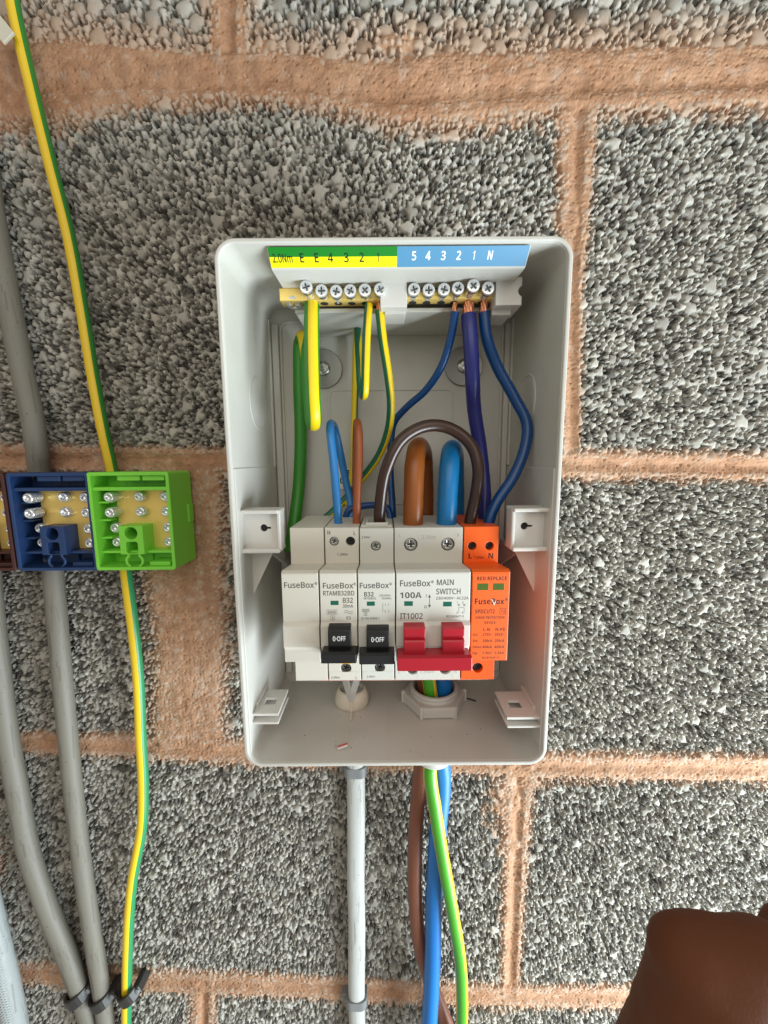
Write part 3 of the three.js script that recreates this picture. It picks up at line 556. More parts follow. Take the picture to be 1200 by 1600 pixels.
  moduleBody(ms, 5.2, 41.0, M.bodyCool, { top: [[13.9, -43.8, 3.5], [33.2, -43.8, 3.5]], bot: [[15.0, -112.8, 3.4, 'low'], [32.6, -112.8, 3.4, 'low']], y1: -34.8 });
  printed(ms, 'printed_face', 5.8, 40.4, F0, -53.2, NZ + 0.12, css(M.bodyCool), (c) => {
    txt(c, 'FuseBox', 1.2, 6.2, 2.9, { color: PRINT, width: 14.8 }); txt(c, '®', 16.1, 4.8, 1.3, { color: PRINT });
    txt(c, 'MAIN', 18.7, 5.7, 2.6, { color: PRINT, width: 8.6 }); txt(c, 'SWITCH', 18.6, 10.2, 2.6, { color: PRINT, width: 12 });
    txt(c, '100A', 1.2, 12.1, 2.9, { color: PRINT, width: 10.6, weight: 'bold' }); txt(c, '230/400V~ AC22A', 18.6, 12.9, 1.3, { color: PRINT, width: 15.6 });
    c.strokeStyle = PRINT; c.fillStyle = PRINT; c.lineWidth = 0.28; c.beginPath(); c.moveTo(15.6, 11); c.lineTo(15.6, 16.4); c.stroke(); for (const [y, s] of [[10.4, 1], [17, -1]]) { c.beginPath(); c.moveTo(15.6, y - 0.1 * s); c.lineTo(14.9, y + 1.5 * s); c.lineTo(16.3, y + 1.5 * s); c.fill(); }
    txt(c, 'I', 13.8, 11.7, 1.3, { color: PRINT }); txt(c, 'O', 13.0, 17.2, 1.4, { color: PRINT });
    c.lineWidth = 0.18; for (const x of [29.6, 32.2]) { c.beginPath(); c.moveTo(x, 17); c.lineTo(x, 19.6); c.moveTo(x, 15.2); c.lineTo(x, 16.2); c.moveTo(x - 0.6, 15.2); c.lineTo(x + 0.6, 16.2); c.moveTo(x + 0.6, 15.2); c.lineTo(x - 0.6, 16.2); c.stroke(); } c.beginPath(); c.moveTo(29.6, 17); c.lineTo(32.2, 17); c.stroke();
    txt(c, '1', 28.5, 15, 1, { color: PRINT }); txt(c, '3', 31.1, 15, 1, { color: PRINT }); txt(c, '2', 28.5, 20, 1, { color: PRINT }); txt(c, '4', 31.1, 20, 1, { color: PRINT });
    txt(c, 'IT1002', 1.4, 22.5, 2.8, { color: PRINT, width: 11.2 }); txt(c, 'IEC60947-3', 23.6, 21.9, 1.1, { color: PRINT, width: 8.6 });
  });
  printed(ms, 'terminal_print', 6.2, 10.2, -42.6, -36.4, SH + 0.08, css(M.bodyCool), (c) => { txt(c, 'L', 1.2, 3.4, 1.9, { color: '#a9a69f' }); });
  printed(ms, 'terminal_print', 17.8, 29.2, -43.8, -36.4, SH + 0.08, css(M.bodyCool), (c) => { txt(c, '2.5Nm', 1.6, 4.4, 1.9, { color: '#aeaba4', width: 7.6 }); });
  printed(ms, 'terminal_print', 36.8, 40.4, -42.6, -36.4, SH + 0.08, css(M.bodyCool), (c) => { txt(c, 'R', 0.8, 3.4, 1.9, { color: '#a9a69f' }); });
  printed(ms, 'terminal_print', 17.6, 28.6, -119, -110, SH + 0.08, css(M.bodyCool), (c) => { txt(c, '2.5Nm', 1.4, 5.4, 2.1, { color: '#a9a69f', width: 7.8 }); });
  printed(ms, 'terminal_print', 5.8, 9.2, -119, -110, SH + 0.08, css(M.bodyCool), (c) => { txt(c, 'L', 1.0, 5.4, 2.1, { color: '#a9a69f' }); });
  printed(ms, 'terminal_print', 36.6, 40.4, -119, -110, SH + 0.08, css(M.bodyCool), (c) => { txt(c, 'R', 0.8, 5.4, 2.1, { color: '#a9a69f' }); });
  indicator(ms, 11.4, -68.0, 4.2, 2.4); indicator(ms, 30.0, -68.4, 4.2, 2.4);
  for (const [x0, x1] of [[8.9, 18.9], [27.0, 37.2]]) {
    part(ms, 'lever', profX([[84, -77.2], [91, -77.4], [91.8, -78.4], [91.9, -81.8], [90.9, -82.2], [90.9, -83.2], [92.2, -83.6], [92.6, -84.4], [93.0, -90.5], [84, -91.5]], x0, x1, 0.3), M.red);
  }
  part(ms, 'lever_bar', profX([[87.6, -89.8], [95.4, -89.2], [97.0, -90], [97.6, -95.8], [96, -96.6], [87.6, -96.2]], 5.6, 40.0, 0.5), M.red);

  const sp = thing('surge_protector', 'bright orange surge protection module at the right end of the breaker row', 'surge protector', [50, -119, 22]);
  moduleBody(sp, 41.3, 59.7, M.orange, { top: [[45.9, -44.8, 2.2, 'deep'], [54.9, -44.8, 2.2, 'deep']], bot: [[50.4, -112.6, 2.8, 'deep']], bulge: false });
  const og = css(M.orange), ink = '#1c0f08';
  printed(sp, 'printed_face', 41.9, 59.1, -97, -53.4, NZ + 0.1, og, (c) => {
    txt(c, 'RED:REPLACE', 1.8, 3.4, 1.8, { color: ink, width: 14.4, weight: 'bold' });
    txt(c, 'FuseBox', 0.8, 15.2, 2.9, { color: ink, width: 14.4, weight: 'bold' }); txt(c, '®', 15.4, 13.6, 1.3, { color: ink });
    txt(c, 'SPDCUT2', 1.3, 19.8, 2.0, { color: ink, width: 9.6, weight: 'bold' }); c.strokeStyle = ink; c.lineWidth = 0.22; c.strokeRect(13.3, 17.4, 2.8, 2.8); txt(c, 'T2', 13.7, 19.6, 1.5, { color: ink, width: 2.1 });
    txt(c, 'SURGE PROTECTION', 1.5, 22.5, 1.3, { color: ink, width: 14.2, weight: 'bold' }); txt(c, 'DEVICE', 5.9, 25.1, 1.3, { color: ink, width: 5.6, weight: 'bold' });
    txt(c, 'L-N', 5.4, 28.7, 1.6, { color: ink, width: 3.5, weight: 'bold' }); txt(c, 'N-PE', 11.2, 28.7, 1.6, { color: ink, width: 5.0, weight: 'bold' });
    [['Uc:', '275V~', '255V~', 31.2], ['In:', '20kA', '20kA', 34.3], ['Imax:', '40kA', '40kA', 37.5], ['Up:', '1.5kV', '1.5kV', 40.6]].forEach(([a, b, d, y]) => { txt(c, a, 0.5, y, 1.35, { color: ink, weight: 'bold', width: a.length * 0.95 }); txt(c, b, 5.3, y, 1.35, { color: ink, width: 4.7, weight: 'bold' }); txt(c, d, 11.1, y, 1.35, { color: ink, width: 4.9, weight: 'bold' }); });
    txt(c, 'IEC61643-11', 5.2, 42.9, 1.1, { color: ink, width: 8.8, weight: 'bold' });
    c.strokeStyle = '#f4e8d8'; c.lineWidth = 0.3; c.beginPath(); c.moveTo(9.2, 12.8); c.lineTo(10.6, 15.6); c.moveTo(11.2, 13.8); c.lineTo(10.2, 15.4); c.stroke();
  });
  printed(sp, 'terminal_print', 41.9, 59.1, -53.4, -47.4, SH + 0.08, og, (c) => { txt(c, 'L', 1.8, 4.0, 2.9, { color: ink, weight: 'bold' }); txt(c, 'N', 12.2, 4.0, 2.9, { color: ink, weight: 'bold' }); txt(c, '1.2Nm', 5.0, 4.0, 1.2, { color: ink, width: 5.2 }); });
  const olive = mat({ color: lin(0.07, 0.115, 0.012), roughness: 0.35 });
  indicator(sp, 46.7, -60.0, 5.3, 3.3, olive); indicator(sp, 54.2, -60.0, 5.3, 3.3, olive);

  const bb = thing('busbar', 'thin copper busbar strip along the underside of the breaker row', 'busbar', [5, -121, 58]);
  part(bb, 'strip', rbox(-36.5, 57, -120.9, -119.7, 44, 64, 0.3), M.busbar);
  part(bb, 'comb_tooth', [[-22.4, 0], [-4.4, 0], [13.6, 0], [46.6, 0]].map(([x]) => rbox(x - 3, x + 3, -119.8, -112, 53, 54.4, 0.3)), M.busbar);
}

// ------------------------------------------------------------------ wires inside the box
const GY = (a, span = 2.6) => ({ stripes: [[a, a + span]] });
const gDark = { green: [0.004, 0.115, 0.055] };
wire('earth_wire', 'thick green and yellow earth wire looping at the far left inside the box', 'wire', [[487, 477, 47], [487, 540, 54], [489, 620, 58], [491, 652, 56], [490, 662, 49], [487, 652, 41], [483, 600, 34], [479, 548, 27], [474, 527, 20], [469, 535, 14], [468, 600, 11], [470, 680, 11], [467, 760, 12], [458, 830, 18], [452, 862, 22]], 3.95, M.gy, { seg: 220, stripes: [[0.3, 5.2]], twist: [0.36, 0.5, 2.7], green: [0.03, 0.22, 0.015], copper: [6, 4.5] });
wire('earth_wire', 'thin green and yellow earth wire with a tight hanging loop, at centre top', 'wire', [[576, 476, 47], [573, 520, 51], [571, 580, 54], [570, 612, 52], [568, 619, 46], [564, 608, 36], [561, 560, 28], [559, 520, 20], [558, 510, 15], [557, 525, 12], [555, 600, 10], [553, 680, 10], [551, 745, 12], [545, 790, 20]], 2.15, M.gy, { seg: 200, ...GY(0.25, 2.8), twist: [0.4, 0.55, 2.4], ...gDark, copper: [1, 4] });
wire('earth_wire', 'thin green and yellow earth wire curving down to the left behind the breakers', 'wire', [[593, 485, 47], [598, 530, 46], [607, 590, 42], [611, 635, 36], [606, 675, 28], [590, 715, 20], [560, 755, 16], [530, 790, 18], [503, 815, 20]], 2.35, M.gy, { ...GY(0.1, 2.9), ...gDark, copper: [5, 5] });
wire('neutral_wire', 'thin blue wire sweeping down to the left from the second neutral screw', 'wire', [[711, 487, 47], [705, 525, 44], [690, 572, 38], [665, 610, 28], [635, 637, 20], [616, 660, 15], [611, 690, 14], [610, 735, 17], [613, 790, 26], [614, 835, 32]], 2.15, M.blueDark, { copper: [4, 5] });
wire('neutral_wire', 'thick purplish blue wire running straight down from the neutral bar', 'wire', [[732, 493, 47], [735, 530, 49], [738, 590, 46], [741, 640, 38], [750, 700, 34], [756, 760, 36], [758, 835, 40]], 4.0, M.bluePurple, { copper: [8, 6.5] });
wire('neutral_wire', 'dark blue wire bowing out to the right on its way to the orange surge protector', 'wire', [[756, 488, 47], [761, 530, 46], [778, 575, 44], [803, 620, 44], [823, 662, 46], [820, 700, 48], [802, 745, 50], [776, 785, 52], [764, 815, 53], [763, 842, 53]], 3.0, M.blueDark, { copper: [6, 6] });
wire('neutral_wire', 'light blue wire looping over behind the first breaker', 'wire', [[529, 828, 52], [527, 790, 53], [521, 720, 52], [516, 675, 48], [517, 662, 40], [522, 667, 32], [530, 700, 26], [541, 755, 24], [548, 790, 26], [549, 835, 30]], 2.25, M.blueLight);
wire('live_wire', 'reddish brown wire rising from the first breaker and looping back', 'wire', [[557, 828, 52], [558, 780, 53], [561, 710, 52], [560, 670, 48], [558, 660, 40], [557, 672, 30], [556, 720, 24], [556, 810, 24]], 2.25, M.brownWire);
wire('live_wire', 'dark brown jumper wire arching from the second breaker to the orange surge protector', 'wire', [[592, 832, 54], [594, 790, 56], [603, 735, 58], [628, 687, 58], [665, 666, 56], [702, 669, 54], [735, 694, 54], [747, 730, 55], [743, 775, 55], [735, 812, 55], [733, 835, 55]], 3.2, M.brownDark, { seg: 200 });
wire('live_tail', 'thickest brown wire folded over behind the main switch', 'wire', [[645, 835, 55], [646, 780, 55], [648, 725, 52], [652, 701, 42], [657, 699, 30], [662, 712, 19], [664, 765, 15], [664, 855, 15]], 5.4, M.brownTail, { rad: 32 });
wire('neutral_tail', 'thickest bright blue wire folded over behind the main switch', 'wire', [[697, 835, 55], [699, 780, 55], [702, 730, 52], [705, 705, 42], [708, 703, 30], [711, 716, 19], [712, 770, 15], [712, 855, 15]], 5.4, M.blueTail, { rad: 32 });
wire('neutral_wire', 'short blue wire crossing level just above the first two breakers', 'wire', [[538, 815, 28], [546, 797, 28], [565, 791, 27], [592, 790, 26], [606, 796, 28], [612, 818, 32]], 2.1, M.blueDark);

// ------------------------------------------------------------------ gland, grommet and scraps on the floor of the box
{
  const gl = thing('cable_gland', 'large white hexagonal cable gland in the floor of the box', 'cable gland', [32, -158, 27]);
  const hex = new THREE.Shape(); for (let i = 0; i < 6; i++) { const a = i * Math.PI / 3 + 0.03; hex[i ? 'lineTo' : 'moveTo'](21 * Math.cos(a), 21 * Math.sin(a)); }
  hex.holes.push(circ(0, 0, 14.5));
  part(gl, 'locknut', [extr(hex, 0, 7, 0.9, 32).rotateX(-Math.PI / 2).translate(32, -157.9, 27), ...[0, 1, 2, 3, 4, 5].map((i) => rbox(-1.1, 1.1, 0, 8.2, -1.3, 1.3, 0.4).translate(0, 0, 20.2).rotateY((i + 0.5) * Math.PI / 3 + 0.03).translate(32, -158.2, 27))], M.shell);
  const lathe = (l) => new THREE.LatheGeometry(l.map(([a, b]) => new THREE.Vector2(a, b)), 48);
  part(gl, 'thread', lathe([[13.2, -2], [13.2, 10.6], [13.6, 11.2], [15, 11.2], [15.6, 10.4], [15.6, 9.2], [15, 8.8], [15, 8.2], [15.6, 7.8], [15.6, 6.6], [15, 6], [15, -2]]).translate(32, -157.9, 27), M.shell);
  part(gl, 'dome', lathe([[10.4, -40.6], [12.2, -40.2], [13.4, -38], [15, -28], [17, -28], [17, -12], [19.5, -11], [19.5, -2.6], [13, -2.6], [13, -36], [10.4, -38], [10.4, -40.6]]).translate(32, -157.9, 27), M.shell);

  const gr = thing('cable_grommet', 'cream putty coloured grommet with a split grey sheath in the floor of the box', 'grommet', [-22, -158, 28]);
  part(gr, 'collar', lathe([[6.4, -2], [10.6, -1], [11.2, 2.4], [10.6, 6], [9.4, 9.4], [8, 10.6], [7.2, 9.6], [6.6, 6], [6.4, -2]]).scale(1, 1, 0.9).translate(-22, -157.9, 28), M.putty);
  const leaf = (s) => { const q = new THREE.Shape(); q.moveTo(s * -0.8, -3); q.lineTo(s * 1.6, 1); q.lineTo(s * 7.6, 17); q.lineTo(s * 7.0, 36); q.lineTo(s * 4.6, 37); q.lineTo(s * 3.6, 19); q.lineTo(s * -0.4, 8.5); return extr(q, 0, 2.2, 0.5).rotateX(-0.1).rotateY(s * 0.35).translate(-21.8, -151.5, 35.5); };
  part(gr, 'sheath', [leaf(1), leaf(-1)], M.cableLight);
  part(gr, 'drip', [rbox(-22.4, -20.4, -157.8, -151, 35, 38.5, 0.9), rbox(-22, -20.8, -157.9, -157.2, 38, 47, 0.3)], M.putty);

  const sc = thing('sheath_scrap', 'tiny red and white plastic offcut lying on the floor of the box', 'scrap', [-24, -157.9, 68]);
  const sw = V(-23.8, -157.0, 69);
  part(sc, 'white_strip', [rbox(-2.8, 2.8, -0.5, 0.5, -0.6, 0.6, 0.2).rotateZ(0.1).rotateY(0.35).translate(sw.x, sw.y, sw.z)], M.debris);
  part(sc, 'red_strip', [rbox(-2.7, 2.7, -0.3, 0.3, -0.45, 0.45, 0.15).rotateZ(0.1).rotateY(0.35).translate(sw.x, sw.y + 0.6, sw.z - 0.6)], M.debrisRed);
  const tr = thing('wire_trimming', 'tiny dark trimming lying on the box floor to the right of the white gland', 'scrap', [58, -157.9, 26]);
  part(tr, 'sliver', [rbox(-3, 3, 0, 0.5, -0.5, 0.5, 0.2).rotateY(-0.5).translate(57, -157.7, 27)], M.hole);
  const rr = rng(9), dust = [];
  for (let i = 0; i < 22; i++) { const w = 0.12 + rr() * 0.24, x = i < 14 ? -24 + (rr() - 0.5) * 26 : -64 + rr() * 140; dust.push(rbox(-w, w, 0, w, -w * 0.7, w * 0.7, 0.05).rotateY(rr() * 3).translate(x, -157.88, 30 + rr() * 42)); }
  const du = thing('dust', 'fine dark and pale specks of dust scattered over the floor of the box', 'dust', [0, -157.9, 50]); du.userData.kind = 'stuff';
  part(du, 'specks', dust, mat({ color: lin(0.33, 0.30, 0.27), roughness: 0.9 }));
}

// ------------------------------------------------------------------ cables that leave the box below
{
  const world = (l) => l.map((q) => V(...q));
  const cable = (label, up, pts, r, m, opt) => {
    const p = [...world(up), ...path(pts)], o = thing('meter_tail', label, 'cable', p[p.length - 1].toArray());
    part(o, 'insulation', tube(p, r, { seg: 200, rad: 28, ...opt }), m);
  };
  cable('brown cable leaving the box and crossing behind the blue one near the bottom', [[24, -122, 22], [27, -157, 26], [27, -190, 24]], [[658, 1200, 18], [650, 1290, 15], [648, 1390, 14], [656, 1475, 13], [675, 1540, 12], [702, 1612, 12], [725, 1680, 12]], 5.4, M.brownOut);
  cable('bright blue cable leaving the box between the brown and the green ones', [[37, -122, 24], [38, -157, 27], [37, -195, 25]], [[691, 1220, 22], [684, 1300, 21], [678, 1400, 20], [676, 1500, 20], [670, 1612, 20], [664, 1690, 20]], 6.1, M.blueOut);
  cable('green and yellow striped cable leaving the box in front of the blue one', [[26, -124, 32], [30, -157, 33], [32, -190, 33]], [[672, 1200, 33], [680, 1265, 33], [692, 1340, 31], [708, 1430, 29], [719, 1500, 27], [722, 1560, 25], [721, 1640, 24], [720, 1700, 24]], 4.4, M.gy, { stripes: [[-0.55, 1.15]], green: [0.07, 0.36, 0.02] });

  const te = thing('flat_cable', 'light grey flat cable running straight down from the box', 'cable', [at(556, 1640, 5).x, at(556, 1640, 5).y, 0]);
  part(te, 'sheath', tube([V(-22, -150, 26), V(-22, -175, 22), V(-23, -205, 9), ...path([[556, 1215, 6], [556.5, 1300, 6.4], [556, 1380, 6], [557.5, 1450, 6.6], [557, 1540, 6], [558, 1600, 6], [558, 1690, 6]])], 4.2, { oval: 1.6, seg: 200, rad: 36, wob: 0.02 }), M.cableLight);

  const saddle = (label, c, w, r) => {
    const o = thing('cable_clip', label, 'cable clip', [c.x, c.y, 0]);
    const s = new THREE.Shape(); s.moveTo(-w / 2 - 1.8, -5); s.lineTo(-w / 2 - 1.8, r); s.quadraticCurveTo(-w / 2 - 1.4, r + 4.4, -w / 2 + 4, r + 4.4); s.lineTo(w / 2 - 4, r + 4.4); s.quadraticCurveTo(w / 2 + 1.4, r + 4.4, w / 2 + 1.8, r); s.lineTo(w / 2 + 1.8, -5); s.lineTo(w / 2, -5); s.lineTo(w / 2, r); s.quadraticCurveTo(w / 2, r + 2.4, w / 2 - 4, r + 2.4); s.lineTo(-w / 2 + 4, r + 2.4); s.quadraticCurveTo(-w / 2, r + 2.4, -w / 2, r); s.lineTo(-w / 2, -5);
    part(o, 'saddle', extr(s, -4, 4, 0.4).rotateX(Math.PI / 2).translate(c.x, c.y, 1.0), M.clipGrey);
    part(o, 'nail_post', [rbox(c.x - w / 2 - 5.5, c.x - w / 2 - 0.6, c.y - 3.2, c.y + 3.2, -4, 5.2, 1.2)], M.clipGrey);
    part(o, 'nail', [new THREE.SphereGeometry(1.9, 18, 10).scale(1, 1, 0.55).translate(c.x - w / 2 - 3.2, c.y, 5.4)], M.clipGrey);
  };
  saddle('grey cable clip with a steel nail just under the bottom edge of the box', at(555, 1202, 6), 13.2, 5.5);
  saddle('grey cable clip on the flat cable at the bottom of the picture', at(557, 1562, 6), 13.6, 5.5);
}

// ------------------------------------------------------------------ terminal blocks on the left
{
  const tbScrew = (() => { // a socket set screw with threads
    const pr = [[0, -9], [2.7, -9]]; for (let i = 0; i < 6; i++) pr.push([2.7, -8.6 + i * 1.35], [3.25, -8.1 + i * 1.35], [3.25, -7.7 + i * 1.35]); pr.push([2.8, -0.5], [2.5, 0], [1.6, 0], [1.4, -1.6], [0, -1.6]);
    return new THREE.LatheGeometry(pr.map(([a, b]) => new THREE.Vector2(a, b)), 22).rotateX(Math.PI / 2);
  })();
  const block = (label, x0, m, screws) => {
    const W = 50, H0 = -67.2, H1 = -6.0, D = 28.6, x1 = x0 + W, o = thing('terminal_block', label, 'terminal block', [x0 + W / 2, H0, 2]);
    const s = rrShape(x0, x1, H0, H1, 2); s.holes.push(rrShape(x0 + 2.2, x1 - 2.2, H0 + 2.0, H1 - 2.2, 1, THREE.Path));
    part(o, 'housing', [extr(s, 2, D, 0.5, 8), box(x0 + 2, x1 - 2, H0 + 1.8, H1 - 2, 2.2, 13.4), rbox(x0 + 2, x1 - 2, H1 - 11.4, H1 - 9.2, 10, D - 1.6, 0.5), rbox(x0 + 2, x1 - 2, H0 + 10.0, H0 + 11.6, 10, D - 4, 0.4),
      ...[0, 1, 2].map((i) => rbox(x0 + 2, x0 + 8.5, H1 - 19.6 - i * 11.2, H1 - 18.4 - i * 11.2, 10, D - 5, 0.3)),
      rbox(x0 + 17, x0 + 31, H1 - 5.4, H1 - 2, 18, D - 2.2, 0.6), rbox(x0 + 32.5, x1 - 4, H1 - 5.4, H1 - 2, 18, D - 2.2, 0.6), rbox(x0 + 32, x1 - 5, H0 + 2, H0 + 4.6, 14, D - 3, 0.5)], m);
    part(o, 'brass_plate', rbox(x0 + 9, x1 - 2.6, H1 - 49.6, H1 - 11.6, 13, 17, 0.3), M.brass);
    // screw cover in the middle with a bore and a slot
    const hc = x0 + 23.5, c = new THREE.Shape([[hc - 7.5, H0 + 10], [hc - 7.5, H0 + 28], [hc + 7.5, H0 + 28], [hc + 7.5, H0 + 10]].map(([a, b]) => new THREE.Vector2(a, b)));
    c.holes.push(circ(hc, H0 + 23.4, 3.9)); c.holes.push(rrShape(hc - 3.6, hc + 3.6, H0 + 10.6, H0 + 18, 1.5, THREE.Path));
    const cv = part(o, 'screw_cover', [extr(c, 13, D - 0.4, 0.5, 20), rbox(hc - 7, hc + 7, H0 + 10.4, H0 + 27.6, 12, 17, 0.3)], m);
    part(cv, 'spring_lug', [-1, 1].map((k) => tube([V(hc + k * 3.8, H0 + 11, D - 2), V(hc + k * 3.4, H0 + 9, D - 2), V(hc + k * 5.0, H0 + 6.5, D - 2), V(hc + k * 4.6, H0 + 3.6, D - 2), V(hc + k * 2.8, H0 + 1.8, D - 2)], 0.85, { seg: 24, rad: 10 })).concat(rbox(hc - 4.4, hc + 4.4, H0 + 1.6, H0 + 10, 10, 15, 0.3)), m);
    part(o, 'cable_hole', [[12, 1], [24, 1], [38, 1]].map(([a]) => cyl(x0 + a, H1 - 6.8, 13.2, 13.6, 2.5)).concat([cyl(x0 + 12, H0 + 6, 13.2, 13.7, 2.6), cyl(x0 + 42, H0 + 6.4, 13.2, 13.7, 2.2)]), m);
    // raised latch strip on the right flank
    part(o, 'side_latch', [rbox(x1 - 0.4, x1 + 0.9, H1 - 34, H1 - 22, 3, 9, 0.3)], m);
    for (const [dx, dy, z] of screws) place(o, 'clamp_screw', tbScrew, M.steel, x0 + dx, H1 + dy, z);
    return o;
  };
  const rows = [-15.6, -25.3, -35.6, -44.9];
  const set = (z0, z1, z2) => [[9.4, rows[0], z0], [26, rows[0], z1], [42.4, rows[0], z2], [9.4, rows[1], z0 + 0.4], [26, rows[1], z1], [42.2, rows[1], z2], [9.0, rows[2], z1], [42.4, rows[2], z2 - 0.4], [9, rows[3], z1 - 0.4], [42.2, rows[3], z2 - 0.5]];
  block('bright green plastic terminal block with brass plate and rows of steel screws', -180.4, M.tbGreen, set(25, 21.5, 21.5));
  block('navy blue plastic terminal block beside the green one, with long steel screws', -229.2, M.tbBlue, set(27, 21, 24.5).map(([a, b, z]) => [a + 0.4, b, z]));
  block('dark maroon terminal block cut off by the left edge beside the blue one', -280.5, M.tbBrown, set(22, 21, 22));
}

// ------------------------------------------------------------------ cables on the left
{
  const w = (name, label, pts, r, m, opt) => wire(name, label, 'cable', pts, r, m, { partName: 'sheath', rad: 28, ...opt });
  w('earth_cable', 'green and yellow cable coming down from the top left corner into the green terminal block', [[10, -60, 10], [23, 20, 9], [48, 130, 8], [80, 260, 8], [108, 370, 8], [128, 480, 8], [146, 590, 9], [163, 680, 10], [174, 728, 9], [182, 775, 8]], 3.5, M.gy, { partName: 'insulation', stripes: [[-1.7, 0.72]], ref: V(1, 0, 0), yellow: [0.74, 0.50, 0.012], green: [0.03, 0.20, 0.03] });
  w('earth_cable', 'green and yellow cable hanging from the green terminal block down past the black clip', [[190, 830, 8], [197, 895, 9], [208, 980, 9], [216, 1060, 8], [220, 1150, 8], [224, 1230, 8], [222, 1290, 9], [208, 1370, 9], [202, 1430, 9], [199, 1500, 9], [198, 1560, 9], [197, 1630, 9], [195, 1690, 9]], 3.6, M.gy, { partName: 'insulation', stripes: [[-1.7, 0.88]], ref: V(1, 0, 0), yellow: [0.80, 0.54, 0.02], green: [0.03, 0.26, 0.10] });
  const lower = scene.children[scene.children.length - 1];
  for (const [px, py, h] of [[216, 1148, 5], [218, 1178, 7], [219, 1212, 7], [221, 1243, 6]]) { const q = at(px, py, 12); part(lower, 'print_mark', rbox(-0.45, 0.45, -h / 2, h / 2, -0.5, 0.25, 0.1).rotateZ(-0.05).translate(q.x - 0.6, q.y, 11.15), M.ink); }
  w('grey_cable', 'thick grey cable coming down the left edge into the navy terminal block', [[-30, 200, 8], [-12, 330, 8], [10, 450, 9], [33, 570, 10], [52, 660, 11], [61, 728, 8], [66, 780, 6.5]], 6.0, M.cableGrey);
  w('grey_cable', 'grey cable running from the navy terminal block down to the middle black clip', [[78, 830, 6.5], [83, 895, 8], [93, 1010, 9], [103, 1120, 9], [114, 1230, 9], [128, 1350, 9], [143, 1450, 9], [158, 1545, 9], [167, 1612, 9], [176, 1690, 9]], 6.0, M.cableGrey);
  w('grey_cable', 'thick grey cable at the far left bending down to the leftmost black clip', [[-22, 830, 9], [-15, 930, 9], [-3, 1040, 9], [10, 1140, 9], [26, 1230, 9], [45, 1330, 9], [75, 1420, 9], [104, 1490, 9], [126, 1550, 9], [145, 1612, 9], [165, 1690, 9]], 6.6, M.cableGrey);
  // pale ridged conduit in the lower left corner: rings on a core
  const p = path([[-48, 1280, 12], [-27, 1380, 13], [-6, 1470, 14], [13, 1550, 14], [26, 1620, 14], [34, 1700, 14]]), o = thing('steel_conduit', 'pale galvanised ridged conduit in the bottom left corner', 'conduit', p[5].toArray());
  part(o, 'core', tube(p, 8.0, { rad: 28 }), M.galv);
  const cur = new THREE.CatmullRomCurve3(p, false, 'centripetal'), rings = [], L = cur.getLength();
  const tor = new THREE.TorusGeometry(8.0, 0.6, 5, 24);
  for (let d = 1; d < L; d += 2.4) { const q = cur.getPointAt(d / L), t = cur.getTangentAt(d / L); rings.push(tor.clone().applyQuaternion(new THREE.Quaternion().setFromUnitVectors(V(0, 0, 1), V(t.x - 0.7, t.y, t.z + 0.3).normalize())).translate(q.x, q.y, q.z)); }
  for (let d = 1; d < L; d += 2.6) { const q = cur.getPointAt(d / L), t = cur.getTangentAt(d / L); rings.push(tor.clone().applyQuaternion(new THREE.Quaternion().setFromUnitVectors(V(0, 0, 1), V(t.x + 0.7, t.y, t.z - 0.3).normalize())).translate(q.x, q.y, q.z)); }
  const rg2 = part(o, 'ridge', rings, M.galv); rg2.userData.kind = 'stuff';

  const tag = thing('cable_tie', 'cream plastic strip sticking in at the top left beside the striped cable', 'cable tie', at(0, 45, 12).toArray());
  const a = at(-25, 15, 15), b = at(16, 60, 15);
  part(tag, 'strap', new RoundedBoxGeometry(a.distanceTo(b), 8.6, 1.6, 2, 0.5).rotateZ(Math.atan2(b.y - a.y, b.x - a.x) - 0.06).translate((a.x + b.x) / 2, (a.y + b.y) / 2, 15), mat({ color: lin(0.60, 0.57, 0.46), roughness: 0.5 }));

  // black cable clips: a hook round the cable, a post and its nail
  const clip = (label, px, py, r, turn, side, tail) => {
    const c = at(px, py, 9), o2 = thing('cable_clip', label, 'cable clip', [c.x, c.y, 0]);
    const arc = []; for (let i = 0; i <= 14; i++) { const t = Math.PI * (1.08 - 1.16 * i / 14); arc.push([Math.cos(t) * (r + 1.9), Math.sin(t) * (r + 1.9)]); }
    const s = new THREE.Shape(); arc.forEach(([x, z], i) => (i ? s.lineTo(x, z) : s.moveTo(x, z))); s.lineTo(r + 1.9, -9); s.lineTo(r - 0.5, -9);
    for (let i = 14; i >= 0; i--) { const t = Math.PI * (1.08 - 1.16 * i / 14); s.lineTo(Math.cos(t) * (r - 0.5), Math.sin(t) * (r - 0.5)); }
    const g = extr(s, -4.2, 4.2, 0.7, 4).rotateX(Math.PI / 2); if (side < 0) g.rotateY(0).scale(1, 1, 1);
    part(o2, 'hook', [g.rotateZ(turn).translate(c.x, c.y, 9)], M.clipBlack);
    part(o2, 'post', [rbox(r - 1, r + tail, -3.6, 3.6, -6, 7.4, 1.2).rotateZ(turn).translate(c.x, c.y, 4)], M.clipBlack);
    part(o2, 'nail', [new THREE.SphereGeometry(2.3, 16, 8).scale(1, 1, 0.5).translate(r + tail / 2 - 0.3, 0, 7.4).applyMatrix4(new THREE.Matrix4().makeRotationZ(turn)).translate(c.x, c.y, 4)], M.clipGrey);
  };
  clip('black cable clip on the far left grey cable, leftmost of three in a row', 124, 1549, 7.4, 0.42, 1, 5);
  clip('black cable clip round the middle grey cable, between two other clips', 160, 1556, 6.8, 0.3, 1, 6);
  clip('black open hooked clip holding the green and yellow cable, rightmost of three', 203, 1549, 6.2, 0.45, 1, 4.5);
}

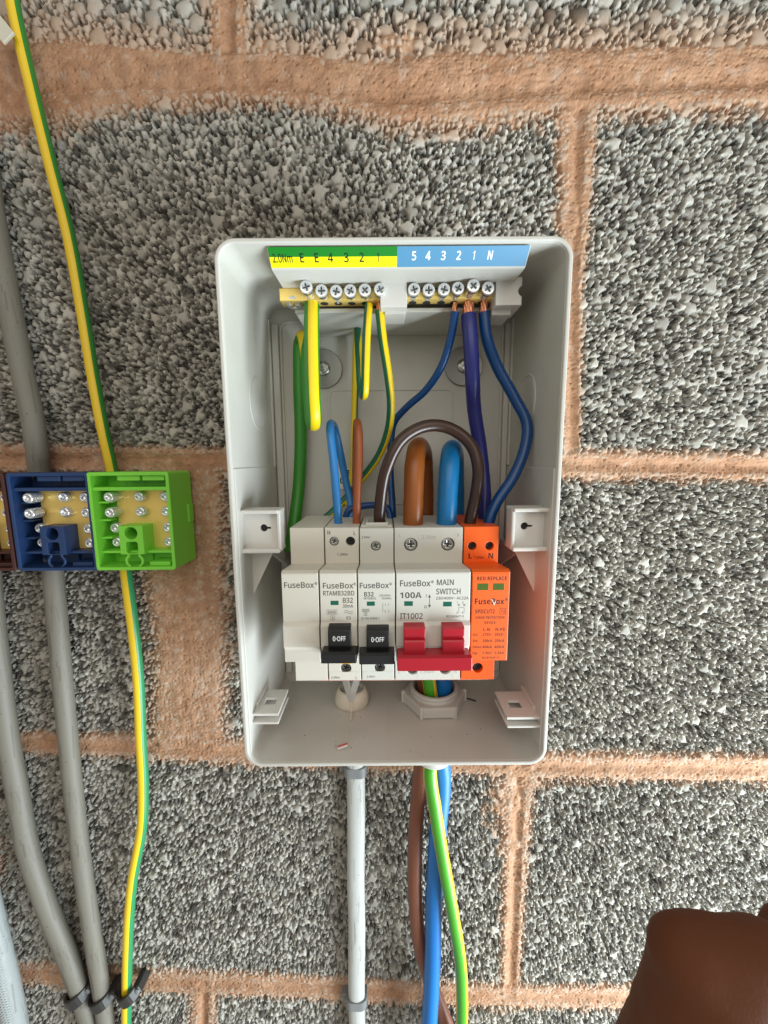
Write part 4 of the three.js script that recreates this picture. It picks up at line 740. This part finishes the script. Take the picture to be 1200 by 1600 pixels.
// ------------------------------------------------------------------ a fingertip in the corner
{
  const zf = 198, P = (x, y, z = zf) => at(x, y, z);
  const bones = [   // [from, to, radius from, radius to]
    [P(1112, 1540), P(1112, 1640, zf - 2), 10.4, 12.0], [P(1072, 1494), P(1195, 1506), 6.4, 6.0], [P(1195, 1506), P(1180, 1650), 6.0, 9.0], [P(1120, 1640), P(1090, 1820, zf - 6), 10.8, 12.5],
    [P(1074, 1570), P(1040, 1700, zf - 4), 7.4, 11.0], [P(1272, 1494, zf - 3), P(1256, 1680, zf - 6), 8.6, 10.5], [P(1250, 1680, zf - 6), P(1150, 1850, zf - 10), 11, 13], [P(1090, 1820, zf - 6), P(1260, 2150, zf - 14), 15, 20],
  ];
  const lo = V(1e9, 1e9, 1e9), hi = V(-1e9, -1e9, -1e9);
  for (const [a, b, ra, rb] of bones) { for (const [p, q] of [[a, ra], [b, rb]]) { lo.min(p.clone().subScalar(q + 9)); hi.max(p.clone().addScalar(q + 9)); } }
  const size = Math.max(hi.x - lo.x, hi.y - lo.y, hi.z - lo.z), mid = lo.clone().add(hi).multiplyScalar(0.5), n = 96;
  const mc = new MarchingCubes(n, new THREE.MeshBasicMaterial(), false, false, 400000); mc.isolation = 0;
  const seg = (p, a, b, ra, rb) => { const ab = b.clone().sub(a), t = Math.max(0, Math.min(1, p.clone().sub(a).dot(ab) / ab.lengthSq())); return p.distanceTo(a.clone().addScaledVector(ab, t)) - (ra + (rb - ra) * t); };
  const half = n / 2;
  for (let k = 0; k < n; k++) for (let j = 0; j < n; j++) for (let i = 0; i < n; i++) {
    const p = V(mid.x + (i - half) / half * size / 2, mid.y + (j - half) / half * size / 2, mid.z + (k - half) / half * size / 2);
    let s = 0; for (const [a, b, ra, rb] of bones) s += Math.exp(-seg(p, a, b, ra, rb) / 1.6);
    let d = -1.6 * Math.log(Math.max(s, 1e-12));
    d += 0.45 * nz(p.x * 0.16, p.y * 0.2, p.z * 0.16) + 0.14 * nz(p.x * 0.5, p.y * 0.9, p.z * 0.5);
    mc.field[k * n * n + j * n + i] = -d;
  }
  mc.update();
  const g = new THREE.BufferGeometry(), c = mc.count;
  g.setAttribute('position', new THREE.BufferAttribute(mc.positionArray.slice(0, c * 3), 3)); g.setAttribute('normal', new THREE.BufferAttribute(mc.normalArray.slice(0, c * 3), 3));
  g.setAttribute('uv', new THREE.BufferAttribute(new Float32Array(c * 2).map((_, i) => mc.positionArray[(i >> 1) * 3 + (i & 1)] * 2), 2));
  g.scale(size / 2, size / 2, size / 2).translate(mid.x, mid.y, mid.z);
  const o = thing('hand', 'dark out of focus fingertips of a hand poking in at the bottom right corner', 'hand', mid.toArray());
  part(o, 'fingers', g, M.skin);
}

// ------------------------------------------------------------------ millimetres to metres
{
  const done = new Set();
  scene.traverse((o) => {
    if (o === scene || o.isLight) return;
    o.position.multiplyScalar(MM);
    if (o.isMesh && !done.has(o.geometry)) { done.add(o.geometry); o.geometry.scale(MM, MM, MM); }
  });
}
renderer.render(scene, camera);
